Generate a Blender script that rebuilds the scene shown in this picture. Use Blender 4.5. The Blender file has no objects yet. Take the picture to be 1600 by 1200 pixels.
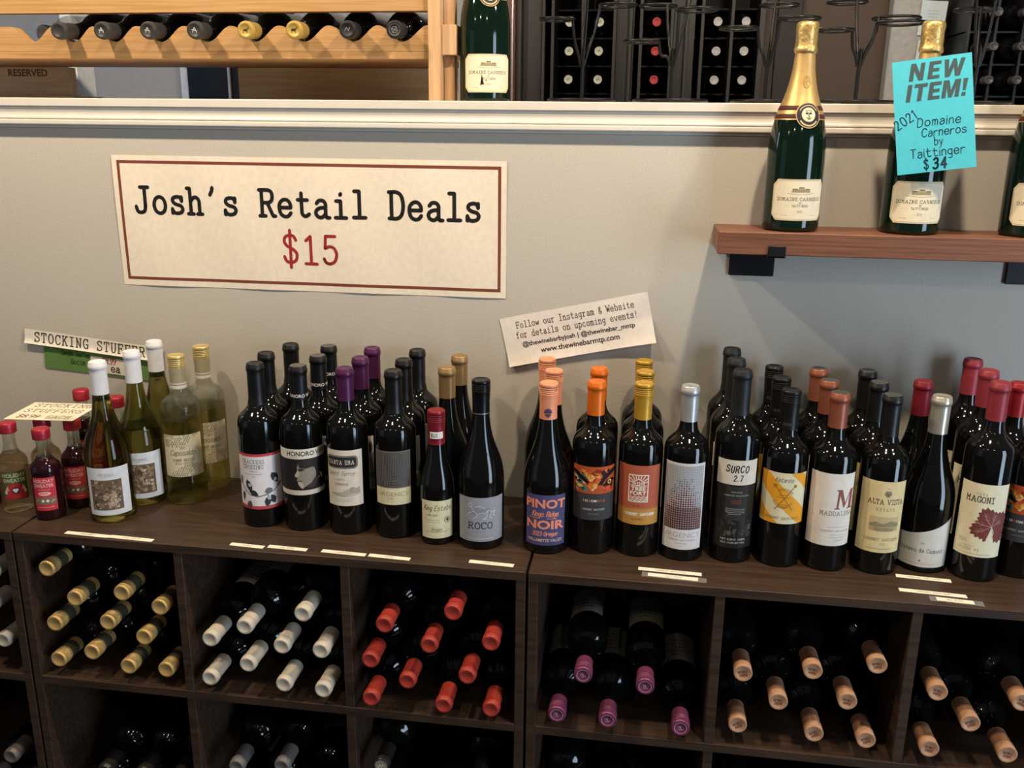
import bpy, math, random
from mathutils import Vector, Matrix, geometry
random.seed(7)
SC = bpy.context.scene
COL = SC.collection
Z0 = .915                      # height of the cabinet tops above the floor; z below is measured from there

# ------------------------------------------------------------------ camera, world, lights
CAM = Vector((.17189, -1.6748, .70851))
cd = bpy.data.cameras.new('camera'); cam = bpy.data.objects.new('camera', cd); COL.objects.link(cam)
cd.sensor_fit = 'HORIZONTAL'; cd.sensor_width = 36; cd.lens = 1435.87 * 36 / 1600; cd.clip_start = .02
R_, U_, F_ = Vector((.98914978, .14652473, .01064)), Vector((-.04994753, .26730327, .9623171)), Vector((-.13815914, .9524072, -.27172152))
M = Matrix((R_, U_, -F_)).transposed().to_4x4(); M.translation = CAM + Vector((0, 0, Z0)); cam.matrix_world = M
SC.camera = cam
SC.view_settings.view_transform = 'Standard'; SC.view_settings.look = 'None'; SC.view_settings.gamma = 1
SC.view_settings.use_curve_mapping = False; SC.view_settings.exposure = 0.15
SC.cycles.sample_clamp_indirect = 4

w = bpy.data.worlds.new('world'); SC.world = w; w.use_nodes = True
w.node_tree.nodes['Background'].inputs[0].default_value = (.80, .86, 1.0, 1)
w.node_tree.nodes['Background'].inputs[1].default_value = .085

def light(name, kind, loc, power, col, size=.03, rot=None, **kw):
    l = bpy.data.lights.new(name, kind); l.energy = power; l.color = col
    if kind == 'AREA':
        l.shape = 'RECTANGLE'; l.size, l.size_y = size
    else: l.shadow_soft_size = size
    for k, v in kw.items(): setattr(l, k, v)
    o = bpy.data.objects.new(name, l); COL.objects.link(o); o.location = (loc[0], loc[1], loc[2] + Z0)
    if rot: o.rotation_euler = rot
    return o
WARM = (1.0, .83, .62)
light('ceiling_spot', 'POINT', (.463, -.57, 1.60), 52, WARM)
light('ceiling_spot', 'POINT', (-.376, -.57, 1.60), 21, WARM)
light('ceiling_spot', 'POINT', (-1.08, -.57, 1.60), 56, WARM)
light('ceiling_spot', 'POINT', (1.25, -.57, 1.60), 34, WARM)
light('ceiling_spot', 'POINT', (-.6, -2.3, 1.6), 9, WARM)
light('ceiling_spot', 'POINT', (.7, -2.4, 1.6), 9, WARM)
light('ceiling_spot', 'POINT', (-1.9, -2.2, 1.6), 9, WARM)
light('ceiling_spot', 'POINT', (.35, .85, 1.45), 4.5, WARM)  # added lamp, brightens the bottle cabinet in the back room
# daylight: glass door to the right of the viewer, a dim window on the left, and a window in the room behind the half wall
light('shop_door_daylight', 'AREA', (2.6, -1.9, .25), 52, (.62, .80, 1.0), (.8, 2.0), (math.radians(90), 0, math.radians(62)))
light('shop_window_daylight', 'AREA', (-3.4, -2.4, .4), 2.5, (.75, .85, 1.0), (1.6, 2.0), (math.radians(90), 0, math.radians(-58)))
light('back_room_daylight', 'AREA', (-2.7, .22, 1.05), 10, (.45, .66, 1.0), (.35, .6), (math.radians(90), 0, math.radians(-78)))

# ------------------------------------------------------------------ materials
def lin(h):
    if not isinstance(h, str): return tuple(h)
    v = [int(h[i:i+2], 16) / 255 for i in (0, 2, 4)]
    return tuple(c / 12.92 if c <= .04045 else ((c + .055) / 1.055) ** 2.4 for c in v)
MATS = {}
def mat(name, col, rough=.5, metal=0.0, var=.06, scale=60, bump=0.0, spec=.5, stretch=None, col2=None, trans=0, ior=1.45, coat=0):
    if name in MATS: return MATS[name]
    m = bpy.data.materials.new(name); m.use_nodes = True; nt = m.node_tree; b = nt.nodes['Principled BSDF']
    c = lin(col); c2 = lin(col2) if col2 else tuple(max(0, x * (1 - var * 3)) for x in c)
    tc = nt.nodes.new('ShaderNodeTexCoord'); mp = nt.nodes.new('ShaderNodeMapping'); nz = nt.nodes.new('ShaderNodeTexNoise')
    nz.inputs['Scale'].default_value = scale; nz.inputs['Detail'].default_value = 4
    if stretch: mp.inputs['Scale'].default_value = stretch
    nt.links.new(tc.outputs['Object'], mp.inputs[0]); nt.links.new(mp.outputs[0], nz.inputs['Vector'])
    rp = nt.nodes.new('ShaderNodeValToRGB'); rp.color_ramp.elements[0].position = .35; rp.color_ramp.elements[1].position = .65
    rp.color_ramp.elements[0].color = (*c2, 1); rp.color_ramp.elements[1].color = (*c, 1)
    nt.links.new(nz.outputs[0], rp.inputs[0]); nt.links.new(rp.outputs[0], b.inputs['Base Color'])
    b.inputs['Roughness'].default_value = rough; b.inputs['Metallic'].default_value = metal
    b.inputs['Specular IOR Level'].default_value = spec; b.inputs['Transmission Weight'].default_value = trans; b.inputs['IOR'].default_value = ior
    b.inputs['Coat Weight'].default_value = coat
    if bump:
        bp = nt.nodes.new('ShaderNodeBump'); bp.inputs['Strength'].default_value = bump; bp.inputs['Distance'].default_value = .002
        nt.links.new(nz.outputs[0], bp.inputs['Height']); nt.links.new(bp.outputs[0], b.inputs['Normal'])
    MATS[name] = m; return m
def ink(h): return mat('ink_' + h, h, .6, var=.02, scale=400, spec=.3)
def paper(h, rough=.65): return mat('paper_' + h, h, rough, var=.025, scale=90, spec=.3)
def foil(h, metal=.35, rough=.38): return mat('foil_' + h, h, rough, metal, var=.03, scale=90)

WALL = mat('greige_wall_paint', 'bdb6a9', .62, var=.02, scale=260, bump=.22, spec=.35)
TRIM = mat('cream_gloss_trim', 'd3cbbe', .35, var=.015, scale=30)
ESP = mat('espresso_laminate', '453326', .42, var=.10, scale=22, stretch=(.35, 6, 6), col2='33251c', bump=.05)
WOODO = mat('honey_pine', 'b28a5c', .45, scale=22, stretch=(.35, 5, 16), col2='a07847', bump=.05)
WOODB = mat('plywood_tan', 'cdb18a', .6, scale=16, stretch=(.5, 4, 9), col2='bfa078', bump=.05)
WOODP = mat('pale_pine', 'c4a078', .5, scale=16, stretch=(8, 8, .5), col2='b89067', bump=.05)
WALNUT = mat('walnut_shelf', '7d523b', .5, scale=20, stretch=(.35, 6, 14), col2='643c29', bump=.06)
BLACKM = mat('black_steel', '0c0c0d', .45, spec=.4)
GLASS = mat('dark_wine_glass', (.0045, .0045, .004), .07, var=.1, scale=8, spec=.5)
GREENG = mat('dark_green_champagne_glass', (.003, .012, .006), .07, var=.1, scale=8)
def see_glass(name, tint, clear, ior=1.45):
    """glass that lets part of the light straight through and refracts the rest"""
    m = mat(name, tint, .02, trans=1, var=.02, scale=8, ior=ior); nt = m.node_tree; b = nt.nodes['Principled BSDF']; out = nt.nodes['Material Output']
    t = nt.nodes.new('ShaderNodeBsdfTransparent'); t.inputs[0].default_value = (*tint, 1); mx = nt.nodes.new('ShaderNodeMixShader'); mx.inputs[0].default_value = clear
    nt.links.new(b.outputs[0], mx.inputs[1]); nt.links.new(t.outputs[0], mx.inputs[2]); nt.links.new(mx.outputs[0], out.inputs[0]); return m
CLEAR = see_glass('clear_glass', (.97, .98, .95), .55)
OLIVE = see_glass('olive_glass', (.60, .60, .24), .25)
LIQW = see_glass('white_wine', (.86, .83, .52), .55, 1.36)
LIQO = see_glass('golden_wine', (.46, .43, .12), .22, 1.38)
LIQP = see_glass('pale_wine', (.90, .80, .62), .55, 1.36)
LIQR = mat('red_wine', (.020, .004, .006), .05, var=.1, scale=8)

# ------------------------------------------------------------------ object helpers
def obj(name, me, parent=None, loc=None):
    o = bpy.data.objects.new(name, me); COL.objects.link(o)
    if parent is not None: o.parent = parent
    if loc: o.location = loc
    return o
def tag(o, label, cat, group=None):
    o['label'] = label; o['category'] = cat
    if group: o['group'] = group
    return o
def thing(name, label, cat, loc=(0, 0, 0), rz=0, group=None):
    o = obj(name, None); o.location = (loc[0], loc[1], loc[2] + Z0); o.rotation_euler = (0, 0, rz)
    o.empty_display_size = .02
    return tag(o, label, cat, group)
class MB:
    def __init__(s): s.v = []; s.f = []; s.mi = []; s.mats = []; s.sm = []
    def m(s, m):
        if m not in s.mats: s.mats.append(m)
        return s.mats.index(m)
    def face(s, pts, m, smooth=False):
        n = len(s.v); s.v += [tuple(p) for p in pts]; s.f.append(tuple(range(n, n + len(pts)))); s.mi.append(s.m(m)); s.sm.append(smooth)
    def box(s, x0, x1, y0, y1, z0, z1, m, bev=.0008):
        b = min(bev, (x1-x0)*.3, (y1-y0)*.3, (z1-z0)*.3); n = len(s.v); k = s.m(m)
        for X, Y, Z, sx, sy, sz in [(a, c, e, i, j, l) for a, i in ((x0, 1), (x1, -1)) for c, j in ((y0, 1), (y1, -1)) for e, l in ((z0, 1), (z1, -1))]:
            s.v += [(X, Y + sy*b, Z + sz*b), (X + sx*b, Y, Z + sz*b), (X + sx*b, Y + sy*b, Z)]
        c = lambda ix, iy, iz, a: n + (ix*4 + iy*2 + iz)*3 + a
        F = []
        for i in (0, 1):
            q = [c(i,0,0,0), c(i,1,0,0), c(i,1,1,0), c(i,0,1,0)]; F.append(q if i else q[::-1])
            q = [c(0,i,0,1), c(0,i,1,1), c(1,i,1,1), c(1,i,0,1)]; F.append(q if i else q[::-1])
            q = [c(0,0,i,2), c(1,0,i,2), c(1,1,i,2), c(0,1,i,2)]; F.append(q if i else q[::-1])
        for i in (0, 1):
            for j in (0, 1):
                q = [c(i,j,0,0), c(i,j,1,0), c(i,j,1,1), c(i,j,0,1)]; F.append(q if i != j else q[::-1])
                q = [c(i,0,j,0), c(i,0,j,2), c(i,1,j,2), c(i,1,j,0)]; F.append(q if i != j else q[::-1])
                q = [c(0,i,j,1), c(1,i,j,1), c(1,i,j,2), c(0,i,j,2)]; F.append(q if i != j else q[::-1])
        for i in (0, 1):
            for j in (0, 1):
                for l in (0, 1):
                    q = [c(i,j,l,0), c(i,j,l,1), c(i,j,l,2)]; F.append(q if (i+j+l) % 2 == 0 else q[::-1])
        s.f += [tuple(q) for q in F]; s.mi += [k]*len(F); s.sm += [False]*len(F)
    def grid(s, rows, m, closed=True, smooth=True):
        n = len(s.v); k = s.m(m); W = len(rows[0])
        for r in rows: s.v += [tuple(p) for p in r]
        for i in range(len(rows)-1):
            for j in range(W if closed else W-1):
                a, b = n + i*W + j, n + i*W + (j+1) % W
                s.f.append((a, b, b + W, a + W)); s.mi.append(k); s.sm.append(smooth)
    def lathe(s, prof, m, n=36, cx=0, cy=0, flip=False):
        if flip: prof = prof[::-1]
        s.grid([[(cx + r*math.cos(2*math.pi*j/n), cy + r*math.sin(2*math.pi*j/n), z) for j in range(n)] for r, z in prof], m)
    def tube(s, pts, r, m, n=8, closed=False):
        pts = [Vector(p) for p in pts]; N = len(pts); rows = []; up = Vector((.13, .31, .94)).normalized()
        for i in range(N):
            a = pts[i-1] if (i or closed) else pts[0]; b = pts[(i+1) % N] if (i < N-1 or closed) else pts[-1]
            t = (b - a).normalized(); x = t.cross(up)
            if x.length < .05: x = t.cross(Vector((1, 0, 0)))
            x.normalize(); y = t.cross(x)
            rows.append([pts[i] + (x*math.cos(2*math.pi*j/n) + y*math.sin(2*math.pi*j/n))*r for j in range(n)])
        if closed: rows.append(rows[0])
        s.grid(rows, m)
        if not closed: s.face(rows[0], m); s.face(rows[-1][::-1], m)
    def extrude_x(s, prof, x0, x1, m):   # prof: (y, z) going round, counter-clockwise seen from +x
        s.grid([[(x, y, z) for y, z in prof] for x in (x0, x1)], m, True, False)
        t = geometry.tessellate_polygon([[Vector((y, z, 0)) for y, z in prof]])
        for q in t:
            s.face([(x0, *prof[i]) for i in q], m); s.face([(x1, *prof[i]) for i in q[::-1]], m)
    def mesh(s, name='m'):
        me = bpy.data.meshes.new(name); me.from_pydata(s.v, [], s.f)
        for m in s.mats: me.materials.append(m)
        me.polygons.foreach_set('material_index', s.mi); me.polygons.foreach_set('use_smooth', s.sm); me.update(); return me
    def obj(s, name, parent=None, loc=None): return obj(name, s.mesh(name), parent, loc)
def top(mb, name, loc=(0, 0, 0)):
    o = mb.obj(name); o.location = (loc[0], loc[1], loc[2] + Z0); return o
def struct(name, mb): o = top(mb, name); o['kind'] = 'structure'; return o

# ------------------------------------------------------------------ lettering: a monoline stroke alphabet (10 units = cap height)
BOWL = '~1.2,4.8 2.4,6.4 4,6.4 5.4,4.6 5.4,2 4,.1 2.4,.1 1.2,1.6'
OO = '~3,10 1.2,8.8 .4,5 1.2,1.2 3,0 4.8,1.2 5.6,5 4.8,8.8 3,10'
SS = '~5.2,8.2 4.4,9.6 3,10 1.2,9.3 .8,7.5 2,5.9 4.2,4.7 5.4,3.2 5,1 3.2,0 1.4,.5 .6,2.2'
GL = {
'A': '0,0 3,10 6,0;1,3.4 5,3.4|-1,0 1.4,0;4.6,0 7,0', 'B': '1,0 1,10;~1,10 3.4,10 5,9.2 5,6 3.4,5.3 1,5.3;~1,5.3 4,5.3 5.6,4.2 5.6,1.2 4,0 1,0|0,0 1,0;0,10 1,10',
'C': '~5.4,8 4.6,9.6 3,10 1.2,8.8 .4,5 1.2,1.2 3,0 4.6,.4 5.6,2|5.4,10 5.4,7.4', 'D': '1,0 1,10;~1,10 3.2,10 5,8.6 5.7,5 5,1.4 3.2,0 1,0|0,0 1,0;0,10 1,10',
'E': '5.4,0 1,0 1,10 5.2,10;1,5.2 4,5.2|0,0 1,0;0,10 1,10;5.2,10 5.2,8;5.4,0 5.4,2.2;4,6.2 4,4.2', 'F': '1,0 1,10 5.4,10;1,5.2 4,5.2|0,0 2.6,0;0,10 1,10;5.4,10 5.4,7.8;4,6.2 4,4.2',
'G': '~5.4,8 4.6,9.6 3,10 1.2,8.8 .4,5 1.2,1.2 3,0 4.6,.5 5.4,1.6;5.4,0 5.4,4.2;3.6,4.2 5.6,4.2|5.4,10 5.4,7.6', 'H': '1,0 1,10;5,0 5,10;1,5.2 5,5.2|0,0 2,0;0,10 2,10;4,0 6,0;4,10 6,10',
'I': '3,0 3,10|1,0 5,0;1,10 5,10', 'J': '4.4,10 4.4,3;~4.4,3 4,.8 2.4,0 1,.6 .5,2.4|2.6,10 6,10', 'K': '1,0 1,10;1,4 5,10;2.4,5.8 5.4,0|0,0 2,0;0,10 2,10;4,10 6,10;4.4,0 6.3,0',
'L': '1.4,10 1.4,0 5.6,0|.2,10 2.8,10;5.6,0 5.6,2.6', 'M': '.8,0 .8,10 3,4 5.2,10 5.2,0|-.2,0 1.8,0;4.2,0 6.2,0;-.2,10 .8,10;5.2,10 6.2,10', 'N': '1,0 1,10 5,0 5,10|0,0 2,0;0,10 1,10;4,10 6,10',
'O': OO, 'P': '1,0 1,10;~1,10 4,10 5.5,8.8 5.5,6 4,4.8 1,4.8|0,0 2.6,0;0,10 1,10', 'Q': OO + ';3.4,2.4 5.4,-1', 'R': '1,0 1,10;~1,10 3.8,10 5.2,9 5.2,6.4 3.8,5.2 1,5.2;3.2,5.2 5.4,0|0,0 2.4,0;0,10 1,10;5.4,0 6.4,0',
'S': SS + '|5.2,10 5.2,7.6;.6,0 .6,2.6', 'T': '3,0 3,10;.4,10 5.6,10|1.8,0 4.2,0;.4,10 .4,7.6;5.6,10 5.6,7.6', 'U': '1,10 1,3;~1,3 1.4,.8 3,0 4.6,.8 5,3;5,3 5,10|0,10 2,10;4,10 6,10',
'V': '0,10 3,0 6,10|-.8,10 1.2,10;4.8,10 6.8,10', 'W': '0,10 1.5,0 3,7 4.5,0 6,10|-.8,10 1,10;5,10 6.8,10', 'X': '0,0 6,10;0,10 6,0', 'Y': '0,10 3,4.6 6,10;3,4.6 3,0|1.8,0 4.2,0', 'Z': '.6,10 5.4,10 .6,0 5.6,0',
'a': '~1,5.4 2,6.5 3.6,6.5 4.6,5.4 4.6,3.6;4.6,5 4.6,1;~4.6,3.8 2.4,3.7 .8,2.6 .8,1 2.2,0 3.6,.4 4.6,1.6|4.6,1 5,0;5,0 6.2,0', 'b': '1.2,10 1.2,0;' + BOWL + '|0,10 1.2,10',
'c': '~5,5 4,6.5 2.6,6.5 1,5 .7,3.2 1.2,1.2 2.8,0 4.2,.3 5.3,1.6', 'd': '4.8,10 4.8,0;~4.8,4.8 3.6,6.4 2,6.4 .6,4.6 .6,2 2,.1 3.6,.1 4.8,1.6|3.4,10 4.8,10;4.8,0 6,0',
'e': '.8,3.5 5.3,3.5;~5.3,3.5 5.1,5.2 3.9,6.5 2.3,6.5 .9,5.2 .6,3.2 1.2,1 2.8,0 4.3,.3 5.3,1.5', 'f': '~5.4,9 4.4,10 3,9.8 2.4,8.4 2.4,6;2.4,6 2.4,0;.8,6.3 4.6,6.3|.8,0 4.4,0',
'g': '~4.6,5 3.4,6.4 2,6.4 .7,5 .7,2.6 2,1 3.4,1 4.6,2.4;4.6,6.4 4.6,-1;~4.6,-1 4.2,-2.6 2.8,-3.2 1.2,-2.8|4.6,6.4 6,6.4', 'h': '1.2,10 1.2,0;~1.2,4.6 2.4,6.3 3.8,6.5 4.8,5.4 4.9,4;4.9,4 4.9,0|0,10 1.2,10;0,0 2.4,0;3.9,0 6,0',
'i': '3.2,6.4 3.2,0;3.1,8.7 3.3,9.2|1.4,6.4 3.2,6.4;1,0 5.4,0', 'j': '3.6,6.4 3.6,-1;~3.6,-1 3,-2.8 1.4,-3;3.5,8.7 3.7,9.2|2,6.4 3.6,6.4', 'k': '1.2,10 1.2,0;1.2,2.6 4.6,6.4;2.4,3.8 5,0|0,10 1.2,10;0,0 2.2,0;3.6,6.4 5.6,6.4;4,0 6,0',
'l': '3.2,10 3.2,0|1.2,10 3.2,10;.8,0 5.6,0', 'm': '.6,6.4 .6,0;~.6,5 1.4,6.4 2.4,6.4 3,5.2 3,4;3,4 3,0;~3,5 3.8,6.4 4.8,6.4 5.4,5.2 5.4,4;5.4,4 5.4,0|-.4,6.4 .6,6.4;-.4,0 1.4,0;4.7,0 6.3,0',
'n': '1.2,6.4 1.2,0;~1.2,4.6 2.4,6.3 3.8,6.5 4.8,5.4 4.9,4;4.9,4 4.9,0|0,6.4 1.2,6.4;0,0 2.4,0;3.9,0 6,0', 'o': '~3,6.5 1.3,5.6 .6,3.2 1.3,.9 3,0 4.7,.9 5.4,3.2 4.7,5.6 3,6.5',
'p': '1.2,6.4 1.2,-3;' + BOWL + '|0,6.4 1.2,6.4;0,-3 2.6,-3', 'q': '4.8,6.4 4.8,-3;~4.8,4.8 3.6,6.4 2,6.4 .6,4.6 .6,2 2,.1 3.6,.1 4.8,1.6', 'r': '1.6,6.4 1.6,0;~1.6,4.2 2.8,6 4.2,6.5 5.4,6|.2,6.4 1.6,6.4;.2,0 3.6,0',
's': '~4.9,5.2 4.2,6.3 2.8,6.5 1.3,5.9 1.2,4.5 2.6,3.5 4.4,3 5.2,1.8 4.6,.5 3,0 1.6,.3 .8,1.5|4.9,6.5 4.9,4.8;.8,0 .8,1.8', 't': '~2.4,9 2.4,2 2.8,.6 4,.1 5.4,1;.8,6.4 4.8,6.4',
'u': '1.2,6.4 1.2,2;~1.2,2 1.6,.4 3,0 4.2,.6 4.9,2;4.9,6.4 4.9,0|0,6.4 1.2,6.4;3.8,6.4 4.9,6.4;4.9,0 6,0', 'v': '.6,6.4 3,0 5.4,6.4|-.2,6.4 1.6,6.4;4.4,6.4 6.2,6.4', 'w': '0,6.4 1.5,0 3,5 4.5,0 6,6.4',
'x': '.6,6.4 5.4,0;5.4,6.4 .6,0', 'y': '.8,6.4 3.2,.4;5.4,6.4 2.4,-3|0,6.4 1.8,6.4;4.5,6.4 6.2,6.4;1.2,-3 2.4,-3', 'z': '.8,6.4 5.2,6.4 .8,0 5.4,0',
'0': OO, '1': '3.2,0 3.2,10 1.4,8.4|1,0 5.4,0', '2': '~.9,7.6 1.6,9.5 3.2,10 4.8,9 4.9,7 3.6,4.6 .7,0;.7,0 5.5,0', '3': '~.9,8.6 2.4,10 4.4,9.6 5,7.6 4,5.8 2.4,5.4;~2.4,5.4 4.6,5 5.4,3 4.6,.8 2.6,0 .8,1.2',
'4': '4.2,0 4.2,10 .5,3.2 5.8,3.2', '5': '5,10 1.4,10 1.1,5.6;~1.1,5.6 2.8,6.3 4.6,5.6 5.4,3.4 4.6,.9 2.8,0 1.2,.5 .6,1.8', '7': '.6,10 5.4,10 2.2,0', '8': '~3,10 1.2,9 1.2,6.6 3,5.4 5,4 5,1.2 3,0 1,1.2 1,4 3,5.4 4.8,6.6 4.8,9 3,10',
'9': '~5,6.6 3.8,4.6 2,4.6 .8,6.4 1,8.8 2.6,10 4.4,9.4 5.1,7 5,3.6 4,.8 2,0', '$': SS + ';3,11.8 3,-1.8', '&': '~5.6,0 4,2.2 1.6,6.6 1.6,8.8 2.8,10 4,9 3.8,7 1.4,4.4 .6,2 1.6,.2 3.6,.2 5,2.2 5.4,4',
'!': '3,10 3,3.2;2.9,.2 3.1,.5', '|': '3,11 3,-2', '_': '0,-1.6 6,-1.6', '.': '2.8,.2 3.2,.5', ',': '3,.6 2.2,-1.6', "'": '3.3,10.4 3.1,9.2 2.2,7.6', '/': '.6,-1 5.4,11', '-': '1,3.6 5,3.6',
'@': '~4,4.4 3,5 2,4 2.2,2.4 3.4,2.4 4.2,4 4.3,5;~4.2,4 4.4,2 5.6,2.6 5.9,5 5,7.4 3,8.2 1,7 .1,4.4 .8,1 2.8,-.4 5,.2',
}
def glyph(ch, serif):
    g = GL.get(ch)
    if not g: return []
    a = g.split('|') if ch != '|' else [g.replace('|', '')]
    out = []
    for st in a[0].split(';') + (a[1].split(';') if serif and len(a) > 1 else []):
        if not st: continue
        sm = st[0] == '~'; P = [tuple(float(c) for c in q.split(',')) for q in st.lstrip('~').split()]
        if sm and len(P) > 2:
            Q = []
            for i in range(len(P)-1):
                p0, p1, p2, p3 = P[max(i-1, 0)], P[i], P[i+1], P[min(i+2, len(P)-1)]
                if i == 0 and P[0] == P[-1]: p0 = P[-2]
                if i == len(P)-2 and P[0] == P[-1]: p3 = P[1]
                for k in range(3):
                    t = k/3; Q.append(tuple(.5*(2*b + (c-a_)*t + (2*a_-5*b+4*c-d)*t*t + (3*b-a_-3*c+d)*t**3) for a_, b, c, d in zip(p0, p1, p2, p3)))
            P = Q + [P[-1]]
        out.append(P)
    return out
FC = {}
def font_tris(s, bold, shear):
    k = (s, bold, shear)
    if k not in FC:
        cu = bpy.data.curves.new('t', 'FONT'); cu.body = s; cu.offset = bold; cu.shear = shear; cu.resolution_u = 3
        o = bpy.data.objects.new('t', cu); me = bpy.data.meshes.new_from_object(o); me.calc_loop_triangles()
        T = [[(me.vertices[i].co.x / .686, me.vertices[i].co.y / .686) for i in t.vertices] for t in me.loop_triangles]
        bpy.data.objects.remove(o); bpy.data.curves.remove(cu); bpy.data.meshes.remove(me); FC[k] = T
    return FC[k]

class Art:
    """flat artwork in millimetres (u across, v up), later bent round a bottle of radius R or left flat"""
    def __init__(s): s.p = []
    def poly(s, pts, m, l=0): s.p.append((pts, m, l))
    def ngon(s, pts, m, l=0):
        for q in geometry.tessellate_polygon([[Vector((x, y, 0)) for x, y in pts]]): s.p.append(([pts[i] for i in q], m, l))
    def rect(s, a, b, c, d, m, l=0): s.poly([(a, b), (c, b), (c, d), (a, d)], m, l)
    def frame(s, a, b, c, d, t, m, l=1):
        s.rect(a, b, c, b+t, m, l); s.rect(a, d-t, c, d, m, l); s.rect(a, b+t, a+t, d-t, m, l); s.rect(c-t, b+t, c, d-t, m, l)
    def disc(s, u, v, ru, m, l=0, rv=None, n=20, a0=0): s.poly([(u + ru*math.cos(a0 + 2*math.pi*i/n), v + (rv or ru)*math.sin(a0 + 2*math.pi*i/n)) for i in range(n)], m, l)
    def ring(s, u, v, r, t, m, l=1, rv=None, n=28, a0=0, a1=2*math.pi):
        rv = rv or r; s.stroke([(u + r*math.cos(a0+(a1-a0)*i/n), v + rv*math.sin(a0+(a1-a0)*i/n)) for i in range(n+1)], t, m, l)
    def stroke(s, P, wd, m, l=1):
        h = wd/2
        for i in range(len(P)-1):
            (x0, y0), (x1, y1) = P[i], P[i+1]; d = math.hypot(x1-x0, y1-y0)
            if d < 1e-9: continue
            nx, ny = -(y1-y0)/d*h, (x1-x0)/d*h
            s.poly([(x0-nx, y0-ny), (x1-nx, y1-ny), (x1+nx, y1+ny), (x0+nx, y0+ny)], m, l)
        for x, y in P: s.disc(x, y, h, m, l, n=6)
    def text(s, t, u, v, h, m, l=1, font='bf', bold=0, shear=0, al='c', adv=None, wt=1.1, rot=0, sx=1, jit=0, gap=.15):
        """u, v: anchor on the base line; h: cap height in mm"""
        G = []
        if font == 'bf':
            T = font_tris(t, bold, shear)
            if not T: return
            a = min(x for q in T for x, _ in q); b = max(x for q in T for x, _ in q); W = (b-a)*sx
            G = [[((x-a)*sx, y) for x, y in q] for q in T]; W *= 1
            polys = [('t', q) for q in G]
        else:
            adv = adv or .72; polys = []; cx = 0; rr = random.Random(t)
            for ch in t:
                dy = rr.uniform(-jit, jit); k = {'tw': .1, 'hw': .088, 'sf': .092}[font]; S = glyph(ch, font != 'hw')
                if font == 'tw': o_, ad = .06, adv
                else:
                    xs = [x for P in S for x, _ in P]; lo, hi = (min(xs), max(xs)) if xs else (0, 3); o_ = -lo*k; ad = (hi-lo)*k + gap
                for P in S: polys.append(('s', [((cx + (x*k + o_)*sx + y*.1*shear), y*.1 + dy) for x, y in P]))
                cx += ad * sx
            W = cx
        off = {'c': -W/2, 'l': 0, 'r': -W}[al]; c, sn = math.cos(rot), math.sin(rot)
        f = lambda p: (u + h*((p[0]+off)*c - p[1]*sn), v + h*((p[0]+off)*sn + p[1]*c))
        for k, q in polys:
            if k == 't': s.poly([f(p) for p in q], m, l)
            else: s.stroke([f(p) for p in q], wt*h*.1, m, l)
    def mesh(s, name, R=None, mp=None, lay=.00008, step=None, base=.0003, vst=None):
        b = MB(); st0 = step or (.004 if R else None)
        for pts, m, l in s.p:
            st = st0
            P = [(x*.001, y*.001) for x, y in pts]
            A = sum(P[i][0]*P[(i+1) % len(P)][1] - P[(i+1) % len(P)][0]*P[i][1] for i in range(len(P)))
            if A < 0: P = P[::-1]
            parts = [P]
            if st:
                lo, hi = min(p[0] for p in P), max(p[0] for p in P)
                if hi - lo > st:
                    parts = []; k = math.floor(lo/st)
                    while k*st < hi:
                        q = clip(clip(P, k*st, 1), (k+1)*st, -1)
                        if len(q) > 2: parts.append(q)
                        k += 1
            if callable(R) or vst:
                out = []
                for q in parts:
                    q = [(y, x) for x, y in q]; lo, hi = min(p[0] for p in q), max(p[0] for p in q); st = vst or st; k = math.floor(lo/st)
                    while k*st < hi:
                        c_ = clip(clip(q, k*st, 1), (k+1)*st, -1)
                        if len(c_) > 2: out.append([(y, x) for x, y in c_])
                        k += 1
                parts = out
            for q in parts:
                if callable(R):
                    R0 = R(0.0); b.face([((R(y)+base+l*lay)*math.sin(x/R(y)), -(R(y)+base+l*lay)*math.cos(x/R(y)), y) for x, y in q], m, False)
                elif R:
                    r = R + base + l*lay; b.face([(r*math.sin(x/R), -r*math.cos(x/R), y) for x, y in q], m, False)
                elif mp: b.face([mp(x, y, l) for x, y in q], m)
                else: b.face([(x, -l*lay*1.5, y) for x, y in q], m)
        return b.mesh(name)
def clip(P, x, sg):
    out = []
    for i in range(len(P)):
        a, b = P[i], P[(i+1) % len(P)]; da, db = (a[0]-x)*sg, (b[0]-x)*sg
        if da >= 0: out.append(a)
        if (da > 0 and db < 0) or (da < 0 and db > 0):
            t = da/(da-db); out.append((x, a[1] + (b[1]-a[1])*t))
    return out

# ------------------------------------------------------------------ setting
b = MB(); b.box(-4, 4, -4, 4, -Z0 - .05, -Z0, mat('dark_floor', '4a3d33', .5, scale=6)); struct('floor', b)
b = MB(); b.box(-2.4, 1.9, 0, .12, -Z0, .71, WALL, 0); struct('wall_half', b)
b = MB(); b.box(-2.4, 1.9, -.008, .46, .715, .7455, TRIM, .001); struct('trim_2', b)
prof = [(-0.0005, .7475), (-0.0175, .7475), (-0.0181, .746), (-0.0181, .7335), (-0.0175, .7325), (-0.0160, .7325), (-0.0160, .7305), (-0.0154, .7290), (-0.0139, .7265), (-0.0129, .7225), (-0.0129, .7195), (-0.0136, .7160),
        (-0.0148, .7135), (-0.0152, .7120), (-0.0152, .7105), (-0.0142, .7100), (-0.0142, .7085), (-0.0156, .7080), (-0.0160, .7065), (-0.0160, .7015), (-0.0155, .7000), (-0.0057, .7000), (-0.0053, .6990), (-0.0053, .6945), (-0.0005, .6945)]
b = MB(); b.extrude_x(prof[::-1], -2.4, 1.9, TRIM); struct('trim_1', b)
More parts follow.
